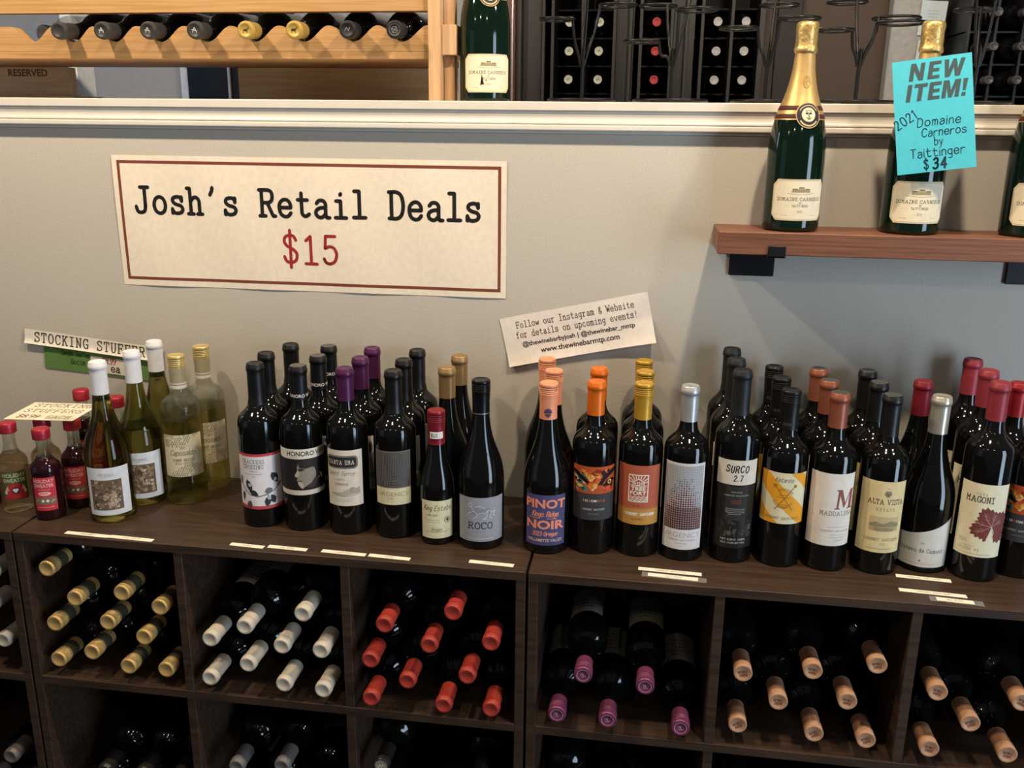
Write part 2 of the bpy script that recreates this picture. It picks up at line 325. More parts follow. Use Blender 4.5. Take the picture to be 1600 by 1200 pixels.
# room behind the half wall
GREYW = mat('grey_back_wall', '9b9a98', .7, var=.02, scale=40)
TANW = mat('tan_back_wall', '4e4035', .7, var=.03, scale=20)
b = MB(); b.box(-3.2, -.34, 1.62, 1.70, -Z0, 1.5, GREYW, 0); struct('wall_back', b)
b = MB(); b.box(.50, 3.0, 1.56, 1.66, -Z0, 1.5, TANW, 0); struct('wall_right', b)
b = MB(); b.box(.545, .62, 1.535, 1.56, -Z0, 1.5, mat('dark_corner_post', '1d1713', .6), .002); struct('trim_3', b)
b = MB(); b.box(.885, .985, 1.50, 1.56, -Z0, 1.5, mat('pale_grey_column', 'a8a5a1', .6), .004); struct('trim_4', b)
b = MB(); b.box(-1.305, -1.272, .58, .66, -Z0, 1.5, mat('white_post_paint', 'd5d9de', .45), .003); struct('trim_5', b)
d1 = struct('door_1', (lambda q: (q.box(-1.515, -1.49, 1.585, 1.62, -Z0, 1.4, mat('white_door_frame', 'cdd2d6', .4)), q)[1])(MB()))
b = MB(); b.box(-1.49, -1.17, 1.59, 1.62, -Z0, 1.4, mat('dark_door_glass', (.004, .004, .005), .4, spec=.2)); b.obj('pane', d1)
b = MB(); b.box(-1.335, -1.327, 1.58, 1.59, -Z0, 1.4, mat('grey_mullion', '8d9096', .4)); b.obj('mullion', d1)

# ------------------------------------------------------------------ cube shelving
D, PX, PZ, T, X0 = .3158, .30231, .2990, .016, -.9143
def cube_shelf(x, label):
    t = thing('cube_shelf', label, 'shelf unit', (x, 0, -Z0))
    def pt(name, *a):
        q = MB(); q.box(*a, ESP); return q.obj(name, t)
    W = 3*PX; h = T/2
    pt('top_panel', -h, W+h, -D, -.002, Z0-T, Z0)
    for sx in (0, W): pt('side_panel', sx-h, sx+h, -D+.0008, -.002, 0, Z0-T)
    for k in (1, 2): pt('divider', k*PX-h, k*PX+h, -D+.0012, -.006, .018, Z0-T)
    for k in (1, 2): pt('shelf', h, W-h, -D+.0004, -.006, Z0-k*PZ-h, Z0-k*PZ+h)
    pt('base_panel', h, W-h, -D+.002, -.002, .002, .018)
    pt('back_panel', h, W-h, -.006, -.002, .018, Z0-T)
    return t
XR = X0 + 3*PX + .00465 + T
cube_shelf(X0, 'dark espresso cube shelf unit under the sign, holding gold, white and red capped bottles')
cube_shelf(XR, 'dark espresso cube shelf unit on the right, holding purple and tan capped bottles')
cube_shelf(X0 - 3*PX - .00465 - T, 'dark espresso cube shelf unit cut off at the left edge of the picture')

# ------------------------------------------------------------------ bottle shapes
def bez(p0, p1, p2, p3, n=12):
    return [tuple((1-t)**3*a + 3*(1-t)**2*t*b_ + 3*(1-t)*t*t*c + t**3*d for a, b_, c, d in zip(p0, p1, p2, p3)) for t in [i/n for i in range(n+1)]]
def base(r): return [(.0001, .006), (r*.55, .004), (r-.008, .0004), (r-.005, 0), (r-.002, .001), (r-.0004, .004), (r, .008)]
def shape(kind):
    if kind == 'bord': r, h, S = .0372, .30, ((.0372, .188), (.0372, .216), (.0165, .206), (.0142, .236))
    elif kind == 'tall': r, h, S = .0368, .329, ((.0368, .212), (.0366, .240), (.0165, .232), (.0142, .262))
    elif kind == 'burg': r, h, S = .0405, .296, ((.0405, .112), (.0405, .170), (.0185, .168), (.0142, .238))
    elif kind == 'champ': r, h, S = .0458, .326, ((.0458, .120), (.0458, .200), (.0200, .190), (.0150, .278))
    elif kind == 'half': r, h, S = .0305, .239, ((.0305, .088), (.0305, .140), (.0160, .130), (.0138, .188))
    elif kind == 'pinotg': r, h, S = .0375, .288, ((.0375, .182), (.0375, .212), (.0160, .200), (.0140, .226))
    elif kind == 'mini': r, h, S = .0262, .171, ((.0262, .092), (.0262, .112), (.0125, .104), (.0108, .130))
    pr = base(r) + bez(*S)
    rn = S[3][0]
    if kind == 'mini': pr += [(rn, h-.016), (.0122, h-.015), (.0122, h-.004), (.011, h-.003), (.0001, h-.003)]
    else: pr += [(rn, h-.014), (rn+.0012, h-.013), (rn+.0012, h-.007), (rn, h-.006), (rn, h-.004), (rn-.002, h-.0032), (.0001, h-.0032)]
    return r, h, rn, pr
def r_at(pr, z):
    for (a, za), (b_, zb) in zip(pr, pr[1:]):
        if za <= z <= zb and zb > za: return a + (b_-a)*(z-za)/(zb-za)
    return pr[-1][0]
MC = {}
def glass_mesh(kind, m, wall=0, lvl=0):
    k = ('g', kind, m.name, lvl)
    if k not in MC:
        r, h, rn, pr = shape(kind); q = MB()
        if not wall: q.lathe(pr, m, 40)
        else:
            up = [(r_at(pr, lvl), lvl)] + [p for p in pr if p[1] > lvl]; q.lathe(up, m, 40)
            q.lathe([(.0001, lvl+.0006), (r_at(pr, lvl)-wall, lvl+.0006)] + [(max(.0001, a-wall), min(z, h-.005)) for a, z in up[1:]], m, 40, flip=True)
        MC[k] = q.mesh('bottle_body')
    return MC[k]
def wine_mesh(kind, m, lvl):
    k = ('w', kind, m.name, lvl)
    if k not in MC:
        r, h, rn, pr = shape(kind); q = MB(); q.lathe([p for p in pr if p[1] < lvl] + [(r_at(pr, lvl), lvl), (.0001, lvl)], m, 40); MC[k] = q.mesh('bottle_body')
    return MC[k]
def cap_mesh(kind, style, ln, m, mt=None, band=None):
    """capsule over the neck; style foil / screw / mini / cork"""
    k = ('c', kind, style, ln, m.name, mt and mt.name, band and band[0].name)
    if k in MC: return MC[k]
    r, h, rn, pr = shape(kind); mt = mt or m; q = MB(); e = .0006
    if style == 'mini':
        P = [(.0126, h-.020), (.0150, h-.0195), (.0154, h-.018), (.0150, h-.0165), (.0154, h-.0155), (.0150, h-.014), (.0153, h-.012), (.0153, h-.003), (.0142, h-.0006), (.0125, h), (.0001, h)]
        q.lathe(P, m, 28); MC[k] = q.mesh('cap'); return MC[k]
    side = [(r_at(pr, h-ln+i*(ln-.022)/5)+e, h-ln+i*(ln-.022)/5) for i in range(6)]
    R = rn + .0018
    if style == 'screw':
        side = [(rn+e+.0006 if z > h-ln+.03 else a, z) for a, z in side]
        side += [(R, h-.0195)]
        for i in range(4):
            z = h-.0185+i*.0034; side += [(R, z), (R-.0007, z+.0006), (R-.0007, z+.0012), (R, z+.0018)]
        side += [(R, h-.0035), (R-.0004, h-.0015), (R-.0014, h-.0004)]
    elif style == 'cork':
        side += [(rn+.0012, h-.020), (rn+.0014, h-.0008), (rn+.0006, h-.0001)]
    else:
        side += [(rn+e, h-.0155), (rn+e+.0002, h-.0145), (R, h-.0135), (R, h-.0065), (rn+e+.0003, h-.0055), (rn+e+.0002, h-.002), (rn-.0006, h-.0004)]
    if band:
        bm, z0, z1 = band; lo = [p for p in side if p[1] <= h-z0]; hi = [p for p in side if p[1] >= h-z1]; mid = [p for p in side if h-z0 < p[1] < h-z1]
        A, B_ = (r_at(side, h-z0), h-z0), (r_at(side, h-z1), h-z1)
        q.lathe(lo + [A], m, 32); q.lathe([A] + mid + [B_], bm, 32); q.lathe([B_] + hi, m, 32)
    else: q.lathe(side, m, 32)
    rt, zt = side[-1]; q.lathe([(rt, zt), (rt-.0010, h), (rt-.0035, h-.0002), (rt-.0040, h-.0007), (.0001, h-.0007)], mt, 32)
    MC[k] = q.mesh('capsule'); return MC[k]

# ------------------------------------------------------------------ label artwork
K = '1b1a1c'
def lines(a, u, v, wd, n, gap, h, m, l=1, al='c', seed=0):
    """rows of very small print"""
    rr = random.Random(seed)
    for i in range(n):
        W = wd*rr.uniform(.6, 1); x = u - W/2 if al == 'c' else u
        while True:
            s_ = h*rr.uniform(.5, 2.2)
            if x + s_ > u + (W/2 if al == 'c' else W): break
            a.rect(x, v - i*gap, x + s_, v - i*gap + h, m, l); x += s_ + h*.6
def blob(a, u, v, r, m, l, seed, n=11, sq=1, rot=0):
    rr = random.Random(seed); P = []
    for i in range(n):
        t = 2*math.pi*i/n; q = r*rr.uniform(.7, 1.2); x, y = q*math.cos(t), q*sq*math.sin(t)
        P.append((u + x*math.cos(rot)-y*math.sin(rot), v + x*math.sin(rot)+y*math.cos(rot)))
    a.ngon(P, m, l)
def leaf(a, u, v, ln, wd, rot, m, l):
    P = [(0, 0), (.25, .38), (.55, .5), (.8, .3), (1, 0), (.8, -.32), (.5, -.48), (.2, -.34)]
    c, s = math.cos(rot), math.sin(rot); a.ngon([(u + x*ln*c - y*wd*s, v + x*ln*s + y*wd*c) for x, y in P], m, l)
def art_branch():
    a = Art(); a.rect(-56, 36, 56, 141, paper('e4dfe0')); r = ink('c0474d')
    a.rect(-56, 136, 56, 141, r, 1); a.rect(-56, 36, 56, 42, r, 1)
    a.text('TRACKERS', -12, 123, 7.2, ink('5a5758'), font='sf', gap=.2, wt=1.0); a.text('CROSSING', -12, 113, 7.2, ink('5a5758'), font='sf', gap=.2, wt=1.0)
    a.text('SHIRAZ', -12, 107, 3, ink('8a8687')); lines(a, -12, 102.5, 36, 1, 3, 1.2, ink('9a9697')); a.text('2021', -12, 97, 2.4, ink('8a8687'))
    d, g, br = ink('33373a'), ink('6d7276'), ink('5f4d3a')
    a.stroke([(-44, 96), (-36, 78), (-22, 64), (-6, 60), (10, 64), (24, 70), (40, 80)], 1.6, br, 1); a.stroke([(-30, 70), (-34, 56), (-36, 50)], 1.3, br, 1); a.stroke([(10, 64), (18, 54), (26, 46)], 1.3, br, 1)
    for u, v, ln, wd, ro, m in [(-38, 98, 20, 10, -1.9, g), (-26, 92, 24, 13, -1.2, d), (-22, 72, 20, 11, -.5, d), (20, 104, 24, 15, -1.0, d), (26, 90, 10, 8, -.7, g), (6, 68, 16, 12, .35, g), (18, 62, 18, 13, -1.2, d), (12, 60, 20, 12, -1.7, d),
                                (-20, 52, 18, 12, -1.9, br), (30, 74, 15, 7, .7, g), (-36, 68, 17, 8, -1.6, d)]: leaf(a, u, v, ln, wd, ro, m, 2)
    for u, v in ((-20, 82), (27, 90), (14, 56)): blob(a, u, v, 4, ink('b9bcc0'), 3, u, 8, .8)
    return a
def art_face():
    a = Art(); a.rect(-112, 70, 112, 79, paper('cfc6b4')); a.rect(-112, 79, 112, 138, paper('221b1d')); a.rect(-112, 138, 112, 156, paper('e3dccb'))
    a.text('HONORO VERA', 4, 143.5, 8.2, ink(K), bold=.02, sx=.92, al='c'); a.text('ORGANIC', -22, 139.6, 2.2, ink('77706a'), al='c')
    sk, lt, dk, hr = ink('8d8577'), ink('b3a690'), ink('3c3430'), ink('2e2728')
    a.ngon([(-8, 138), (-15, 130), (-18, 121), (-17, 117), (-22, 108), (-22, 105), (-18, 104), (-18, 100), (-19, 98), (-17, 96), (-17, 92), (-13, 85), (-9, 82), (-4, 86), (6, 92), (16, 104), (17, 120), (10, 133)], sk, 2)
    a.ngon([(-17, 117), (-22, 108), (-22, 105), (-18, 104), (-14, 108), (-13, 116)], lt, 3); a.ngon([(-17, 96), (-17, 92), (-13, 85), (-9, 82), (-7, 88), (-10, 95)], lt, 3)
    a.ngon([(-12, 138), (-15, 128), (-14, 122), (-2, 120), (10, 122), (17, 110), (20, 118), (22, 138)], hr, 3)
    a.ngon([(-17, 119), (-11, 121), (-3, 119), (-8, 116), (-14, 115)], dk, 4); a.ngon([(-17, 97.5), (-11, 97.5), (-9, 96), (-16, 95.5)], ink('5d4740'), 4); a.ngon([(-4, 86), (6, 92), (16, 104), (20, 96), (10, 82)], dk, 3)
    a.stroke([(12, 120), (14, 115), (11, 111), (8, 110)], 1.6, lt, 4); a.ngon([(24, 108), (30, 106), (32, 98), (28, 96)], lt, 3); blob(a, 22, 100, 1.5, lt, 4, 3)
    return a
def art_estate():
    a = Art(); a.rect(-35, 56, 35, 160, paper('ddd2bf')); g, dk = ink('5c5a56'), ink('2c2a29')
    def rr(u0, v0, u1, v1, r, m, l):
        P = []
        for cx, cy, t0 in ((u1-r, v1-r, 0), (u0+r, v1-r, 90), (u0+r, v0+r, 180), (u1-r, v0+r, 270)):
            P += [(cx + r*math.cos(math.radians(t0+k*22.5)), cy + r*math.sin(math.radians(t0+k*22.5))) for k in range(5)]
        a.poly(P, m, l)
    rr(-34, 126, 26, 150, 7, g, 1); rr(-32.6, 127.5, 24.5, 148.5, 6, ink('9a968e'), 2); rr(-31.8, 128.4, 23.5, 147.6, 5.5, dk, 3)
    a.text('SANTA EMA', -4, 134, 7.4, ink('d8d2c4'), 4, 'sf', wt=1.05, sx=.98, gap=.2)
    a.text('Select Terroir', -5, 113, 8, ink('6e6963'), 1, 'hw', shear=.35, adv=.52, wt=.7); a.text('RESERVA', -6, 104, 3, ink('9c948a'), 1, 'tw', wt=.9); a.text('CARMENERE', -5, 95, 4, ink('8a837a'), 1, 'tw', wt=1.1)
    h = ink('b5ab9c'); a.ngon([(-24, 80), (-4, 82), (6, 88), (12, 84), (28, 86), (28, 78), (10, 77), (-4, 74), (-24, 78)], h, 1); a.ngon([(8, 88), (14, 92), (22, 89), (28, 92), (29, 80), (12, 80)], ink('a79f92'), 2)
    a.stroke([(-26, 78), (0, 74), (28, 77)], .7, ink('8a8277'), 3); lines(a, 0, 68, 40, 2, 4, 1, ink('b0a799'))
    return a
def art_gridgrey(dark=True):
    a = Art()
    if dark:
        a.rect(-34, 65, 34, 96, paper('dbcfa8')); a.rect(-34, 96, 34, 164, paper('77726e')); k = ink('1a1819')
        for i in range(22):
            for j in range(23): a.rect(-32.4 + i*2.98, 98 + j*2.82, -30.45 + i*2.98, 99.85 + j*2.82, k, 1)
        a.text('URGENCY', 0, 81, 7.5, ink('9b937c'), 1, sx=1.15); a.text('MALBEC', -4, 75.5, 2.6, ink('a99f86'), 1, 'tw'); lines(a, -4, 71, 18, 1, 3, .8, ink('a99f86'))
    else:
        a.rect(-37, 22, 37, 176, paper('d9d5d2')); a.rect(-34, 58, 34, 172, paper('b9b6b4'), 1)
        rr = random.Random(4); a.rect(-34, 58, 34, 98, ink('c9a79c'), 1)
        for i in range(17):
            for j in range(28):
                u, v = -32 + i*4.0, 60.5 + j*4.0; e = v - 60 + abs(i-8)**1.6*1.6 + rr.uniform(-9, 9)
                m = ink('431019') if e < 38 else ink('521824') if e < 58 else ink('6d3542') if e < 74 else ink('7d7f85') if e < 90 else ink('9aa1a6')
                s_ = 3.0 if e < 58 else 2.8 if e < 76 else 3.1; a.disc(u, v, s_/2*1.12, m, 2, n=8, a0=math.pi/8)
        a.text('URGENCY', 0, 44, 9, ink('a9a7a6'), 1, sx=1.12); a.text('CABERNET SAUVIGNON', 0, 37.5, 3, ink('85807f'), 1, sx=1.05); a.text('CALIFORNIA', 0, 32, 2.4, ink('9d9998')); a.text('2021', 0, 27, 2, ink('b0acab'))
    return a
def art_king():
    a = Art(); a.rect(-31, 13, 31, 83, paper('dfd6b0')); k = ink('4d4230')
    a.text('King Estate', 0, 65, 9.5, k, 1, 'hw', shear=.3, adv=.50, wt=.9); a.text('PINOT NOIR', -10, 55, 2.8, ink('7d725a'), 1, 'tw'); lines(a, -8, 47, 28, 2, 4, .9, ink('a0957a'))
    a.ring(18, 47, 6, .8, ink('8a7d5c')); a.ring(18, 47, 4.6, .5, ink('8a7d5c')); blob(a, 18, 47, 3, ink('5c5238'), 1, 5); a.text('Oregon', -2, 27, 6, k, 1, 'hw', shear=.3, wt=.8, adv=.62); a.stroke([(-20, 25), (14, 25), (24, 28)], .5, k)
    return a
def art_petro():
    a = Art(); a.rect(-45, 16, 45, 97, paper('9a9ba2', .4)); w_, k = ink('c9cbd2'), ink('2a2220')
    a.text('ROCO', 0, 40, 11.5, k, 1, 'sf', sx=1.5, wt=1.35); lines(a, 0, 34, 34, 1, 3, .9, ink('7c7d85')); lines(a, 0, 21, 52, 1, 3, 1.1, w_)
    a.ngon([(-18, 74), (-10, 78), (2, 76), (14, 78), (20, 72), (16, 66), (4, 68), (-8, 64), (-16, 66)], ink('8b8c94'), 1)
    for P in [[(-22, 84), (-19, 88), (-15, 85), (-17, 80), (-21, 80), (-22, 84)], [(-17, 80), (-12, 72), (-6, 66), (-10, 60), (-16, 58)], [(-12, 72), (-22, 68), (-25, 62)], [(-6, 66), (2, 70), (8, 68)], [(8, 70), (14, 74), (20, 70), (24, 72), (26, 70)], [(12, 73), (10, 62), (4, 58), (10, 58)], [(18, 70), (16, 62), (20, 58)], [(24, 72), (22, 64), (26, 62)], [(-10, 80), (-2, 82), (6, 78)]]: a.stroke(P, 1.2, w_, 2)
    return a
def art_pinot():
    a = Art(); a.rect(-37, 17, 37, 109, paper('4c4a74')); c = ink('ef9170')
    a.text('PINOT', 0, 86, 14.5, c, 1, bold=.035, sx=1.18); a.text('Kings Ridge', 0, 70, 9.5, c, 1, 'hw', shear=.25, adv=.60, wt=1.5); a.stroke([(-29, 67.5), (-13, 66.5)], 1, c); a.stroke([(3, 66.5), (20, 66)], 1, c)
    a.text('NOIR', 0, 48, 14.5, c, 1, bold=.035, sx=1.32); a.text('2023 Oregon', 0, 35, 7.5, c, 1, 'hw', shear=.15, adv=.68, wt=1.7, jit=.04); a.text('WILLAMETTE VALLEY', 0, 24, 5.2, ink('d9b8a8'), 1, bold=.02, sx=.86)
    return a
def art_eyes():
    a = Art(); a.rect(-42, 64, 42, 112, paper('3e3c3d')); a.rect(-42, 112, 42, 160, paper('b8532a'))
    R = random.Random(11); P = ['d8702c', 'c43a22', 'e0a43a', '8a2c1e', 'd2542a', 'e8b868', '5c3a28']; Q = ['4a8a86', '2f6a78', '9cc0a0', '1c3c46', 'd8c890', '3a5c50']; Rr = ['c8281e', 'e0562a', '8a1a16', 'd84830', 'e88848', '2a1614']
    def ok(u, v, r): return abs(u) < 41-r and 113+r < v < 159-r
    for i in range(170):
        u, v, r = R.uniform(-40, 40), R.uniform(113, 159), R.uniform(2, 7)
        if not ok(u, v, r*1.25): continue
        pal = Q if (u < -14 and v < 148 and R.random() < .85) or (u < 0 and v < 122) else Rr if u > 8 and R.random() < .8 else P
        blob(a, u, v, r, ink(R.choice(pal)), 1 + i // 60, i, 9, R.uniform(.4, .9), R.uniform(0, 3))
    k = ink('120c0c')
    a.ngon([(-41, 152), (-30, 150), (-16, 140), (-8, 132), (-14, 131), (-24, 136), (-36, 144), (-41, 145)], k, 5); a.ngon([(-38, 138), (-28, 137), (-20, 133), (-30, 131), (-38, 134)], k, 5); a.disc(-30, 135, 2, ink('d8c8a0'), 6, n=8)
    a.ngon([(6, 128), (14, 142), (26, 150), (41, 156), (41, 149), (28, 143), (20, 137), (14, 128)], k, 5); a.ngon([(14, 126), (22, 136), (34, 138), (41, 135), (34, 128), (24, 125)], k, 5)
    a.disc(28, 132, 4.5, ink('c89a50'), 6, n=14); a.disc(28, 132, 2.2, k, 7, n=10); a.disc(29.4, 133.4, .9, ink('f2efe6'), 8, n=8)
    for i, ch in enumerate('INSOMNIA'): a.text(ch, -17.5 + i*5, 97, 4.2, ink('cf6a50' if i in (2, 5, 6, 7) else 'd9d5d0'), 1, bold=.02)
    a.text('CABERNET SAUVIGNON', 0, 82, 3, ink('b9b5b1'), 1, 'tw', wt=1.4); a.text('CALIFORNIA', 0, 74, 2.2, ink('8a8683'), 1)
    return a
def art_tree():
    a = Art(); a.rect(-41, 60, 41, 90, paper('b8853e')); a.rect(-41, 88, 41, 166, paper('b25c42')); a.rect(-41, 60, 41, 87, paper('bd8a3f'), 1); w_ = ink('eee4d2')
    a.frame(-17, 101, 17, 150, 1.7, w_, 1)
    for i in range(9):
        t = math.radians(14 + i*19); c, s_ = math.cos(t), math.sin(t); r1 = min(15/max(abs(c), 1e-3), 13.5/max(s_, 1e-3)); a.stroke([(10.5*c, 134 + 9*s_), (r1*c, 134 + r1*s_)], 1.5, w_, 2)
    a.stroke([(-9, 131), (-9, 137), (0, 142.5), (9, 137), (9, 131)], 1.5, w_, 2); a.frame(-2.6, 131, 2.6, 137, 1.2, w_, 2); a.rect(-14, 130, 14, 131.2, w_, 2); a.frame(-7, 133, -4, 136.5, .9, w_, 2); a.frame(4, 133, 7, 136.5, .9, w_, 2)
    a.text('TREE', 0, 122, 6.4, w_, 2, bold=.03, sx=1.18); a.text('FORT', 0, 114, 6.4, w_, 2, bold=.03, sx=1.18)
    for k in range(3): a.stroke([(-15 + i*1.5, 110.5 - k*3 + 1.0*math.sin(i*1.3 + k)) for i in range(21)], 1.2, w_, 2)
    a.text('LOT NO. 9', 0, 93, 3, ink('8c4030'), 1, 'tw'); a.text('CABERNET SAUVIGNON', 4, 77, 4.4, w_, 2, 'tw', adv=.66, wt=1.9); a.text('CALIFORNIA', 0, 69, 3, ink('8a5f26'), 2, 'tw', wt=1.3)
    return a
def art_note():
    a = Art(); a.rect(-37, 141, 37, 184, paper('d8d0c0')); a.rect(-36, 28, 36, 141, paper('26241f', .3)); k = ink('17161a')
    a.text('SURCO', 0, 163, 11.5, k, 1, 'hw', shear=.12, gap=.28, wt=1.6, jit=.06); a.text('2.7', 2, 148, 9.5, k, 1, 'hw', shear=.1, gap=.3, wt=1.6)
    w_ = ink('a9a59b'); a.rect(-18, 78, 18, 138, paper('2f2b29'), 1); a.text('NEW WINE', 0, 127, 2.4, w_, 2); a.text('CABERNET SAUVIGNON', 0, 121, 2.6, w_, 2); a.text('2020', 0, 108, 6, ink('a04428'), 2, 'tw'); lines(a, 0, 98, 34, 4, 3.2, 1.1, w_, 2)
    R = random.Random(2)
    for i in range(26):
        blob(a, R.uniform(-28, 28), R.uniform(50, 76), R.uniform(2, 5), ink(R.choice(['3c3a36', '4c4a45', '55523f', '2f2e2b'])), 1 + i % 3, i, 6)
    for i in range(10): u, v = R.uniform(-27, 27), R.uniform(48, 138); a.stroke([(u, v), (u + R.uniform(-1, 1), v + R.uniform(3, 9))], .5, ink('6d6a64'), 4)
    a.text('NET CONT. 750ML', 0, 42, 3.2, ink('cbc7bd'), 2, sx=1.1); a.text('ALC 14.5% BY VOL.', 0, 36, 3.2, ink('cbc7bd'), 2, sx=1.1)
    return a
def art_stripe():
    a = Art(); U, V0, V1 = 42, 79, 168; cr = paper('ddd3b0'); a.rect(-U, V0, U, V1, cr); o = ink('e39d27')
    for c0, wd in ((-52, 24), (10, 36), (74, 22)):          # diagonal bands, clipped to the label
        P = [(-U, c0+0), (-U, c0-0)]
        q = []
        for u in range(-U, U+1, 3):
            lo = V0 + 45 + c0 - .95*u - wd/2 - 10; hi = lo + wd; q.append((u, max(V0, min(V1, lo)), max(V0, min(V1, hi))))
        for (u0, l0, h0), (u1, l1, h1) in zip(q, q[1:]):
            if h0 > l0 or h1 > l1: a.poly([(u0, l0), (u1, l1), (u1, h1), (u0, h0)], o, 1)
    d = ink('a5711c'); a.text('Katarina', 0, 152, 8, ink('7d766a'), 2, 'hw', shear=.35, adv=.58, wt=.8)
    a.stroke([(-14, 146), (16, 104)], 1.6, d, 2); a.stroke([(18, 146), (-12, 104)], 1.6, d, 2); a.rect(-17, 142, -11, 148, d, 2); a.rect(16, 143, 21, 148, d, 2)
    for r in (17, 14.5): a.ring(1, 124, r, .9, d, 2, n=26, a0=.5, a1=2.2); a.ring(1, 124, r, .9, d, 2, n=26, a0=3.4, a1=5.8)
    lines(a, 1, 129, 22, 2, 4, 1.4, d, 2, seed=1); lines(a, 1, 112, 20, 2, 4, 1.4, d, 2, seed=2)
    a.text('CABERNET SAUVIGNON', 0, 87, 4, ink('8a7440'), 2, 'tw', adv=.85, wt=1.2)
    return a
def art_bigm():
    a = Art(); a.rect(-41, 47, 41, 173, paper('e3dace')); r = ink('8e5347')
    P = [(0, 0), (9, 0), (9, 1.6), (6.6, 2.4), (8, 24), (15, 3), (17, 3), (26, 26), (24.5, 2.6), (22, 1.6), (22, 0), (35, 0), (35, 1.6), (32, 2.6), (33.5, 31), (36, 32.4), (36, 34), (27, 34), (18, 11), (11, 34), (2, 34), (2, 32.4), (4.6, 31), (3.2, 2.4), (0, 1.6)]
    a.ngon([(x+4, y+112) for x, y in P], r, 1); a.text('MADDALENA', 12, 101, 7, ink('7a6e63'), 1, 'sf', wt=1.15, sx=1.25)
    lines(a, 14, 80, 36, 1, 4, 1.2, ink('c2b6a8')); a.text('CABERNET SAUVIGNON', 10, 72, 3, ink('a89b8d'), 1, 'tw', adv=.9); lines(a, 14, 66, 34, 2, 4, 1, ink('bdb1a3'), seed=3)
    R = random.Random(9)
    for k in range(9):
        v = 98 - k*6; a.stroke([(-40 + i*8, v + 1.6*math.sin(i*.8 + k) + R.uniform(-.6, .6)) for i in range(11)], .35, ink('d3c8ba'), 1)
    a.text('Estate', 16, 55, 5, ink('b9a79a'), 1, 'hw', shear=.4, wt=.6)
    return a
def art_alta():
    a = Art(); a.rect(-40, 40, 40, 164, paper('ddc893')); k = ink('594e3c'); g = ink('8f8163')
    a.text('ALTA VISTA', 6, 125, 8.2, k, 1, 'sf', wt=1.3, sx=1.05); a.text('ESTATE', 6, 113, 5, g, 1, 'tw', adv=1.05, wt=1)
    a.poly([(2, 148), (10, 148), (12, 142), (6, 136), (0, 142)], g, 1); a.stroke([(3, 144), (9, 140)], .7, ink('5d5239'), 2); a.stroke([(9, 145), (3, 140)], .7, ink('5d5239'), 2); a.stroke([(4, 151), (8, 153)], .8, g)
    a.rect(-18, 78, 30, 103, ink('c0ad7d'), 1); a.ngon([(-18, 90), (-8, 94), (4, 91), (16, 96), (30, 92), (30, 86), (-18, 86)], ink('8d815f'), 2)
    for kk in range(5): lines(a, 6, 84 - kk*1.4, 46, 1, 2, .7, ink('75694a'), 3, seed=kk)
    a.text('CABERNET SAUVIGNON', 4, 61, 4.4, g, 1, 'tw', adv=.72, wt=1.2); a.text('2020', 6, 54, 2.8, g, 1, 'tw'); lines(a, 2, 46, 44, 1, 3, 1.4, g)
    return a
def art_slant():
    a = Art(); U = 50; n = 20
    for i in range(n):
        u0, u1 = -U + 2*U*i/n, -U + 2*U*(i+1)/n; f = lambda u: 64 + 34*((u+U)/(2*U))**1.9
        a.poly([(u0, 11), (u1, 11), (u1, f(u1)), (u0, f(u0))], paper('d3cec2'), 0)
    k = ink('4a4844'); a.text('Chateau de Camont', 0, 37, 6.6, k, 1, 'sf', wt=1.15, sx=1.08); a.text('2020', 2, 52, 2.2, ink('8d8a83')); blob(a, 0, 22, 1.6, k, 1, 1, 7); lines(a, 0, 16, 56, 1, 3, .9, ink('a09c93'))
    return a
def art_leaf():
    a = Art(); a.rect(-40, 44, 40, 169, paper('e3d9b8')); k, m, vn = ink('4a443a'), ink('743a35'), ink('b98f7d')
    a.text('CASA', -4, 150, 4, ink('8a826f'), 1, 'tw', adv=1.1, wt=1); a.text('MAGONI', -6, 138, 9.6, k, 1, 'sf', sx=1.1, wt=1.4)
    P = [(16, 96)]; R = random.Random(5)
    for t0, t1, r in ((-112, -95, 24), (-95, -78, 22), (-140, -112, 25), (-165, -140, 21), (-200, -165, 34), (-225, -200, 26), (-262, -225, 36), (-282, -262, 29), (-318, -282, 33), (-345, -318, 24)): pass
    for i in range(48):
        t = math.radians(255 - i*330/47); lob = 28 + 4*math.cos((math.degrees(t)-35)*math.pi/180*4.4); q = lob*(1 + (.08 if i % 2 else -.06)); P.append((16 + q*math.cos(t)*1.0, 98 + q*math.sin(t)*1.05))
    a.ngon(P, m, 1)
    for dg, ln in ((205, 26), (165, 28), (120, 26), (78, 22), (35, 18)):
        t = math.radians(dg); a.stroke([(16, 98), (16 + ln*.5*math.cos(t+.08), 98 + ln*.5*math.sin(t+.08)), (16 + ln*math.cos(t), 98 + ln*math.sin(t))], .8, vn, 2)
        for f in (.45, .7):
            for sg in (-.6, .6): a.stroke([(16 + ln*f*math.cos(t), 98 + ln*f*math.sin(t)), (16 + ln*f*math.cos(t) + 7*math.cos(t+sg), 98 + ln*f*math.sin(t) + 7*math.sin(t+sg))], .45, vn, 2)
    a.stroke([(16, 97), (20, 88), (19, 80)], 1.8, ink('cfc3a4'), 2)
    a.text('2020', -24, 67, 6, ink('8c8470'), 1, 'hw', adv=.8, wt=.8); lines(a, -16, 61, 32, 1, 3, 1, ink('a89f88'), seed=4); a.text('ORIGEN 43', -14, 54, 4.6, ink('8c8470'), 1, 'tw', adv=.8, wt=1); lines(a, -6, 48, 60, 1, 3, 1.2, ink('a89f88'), seed=6)
    return a
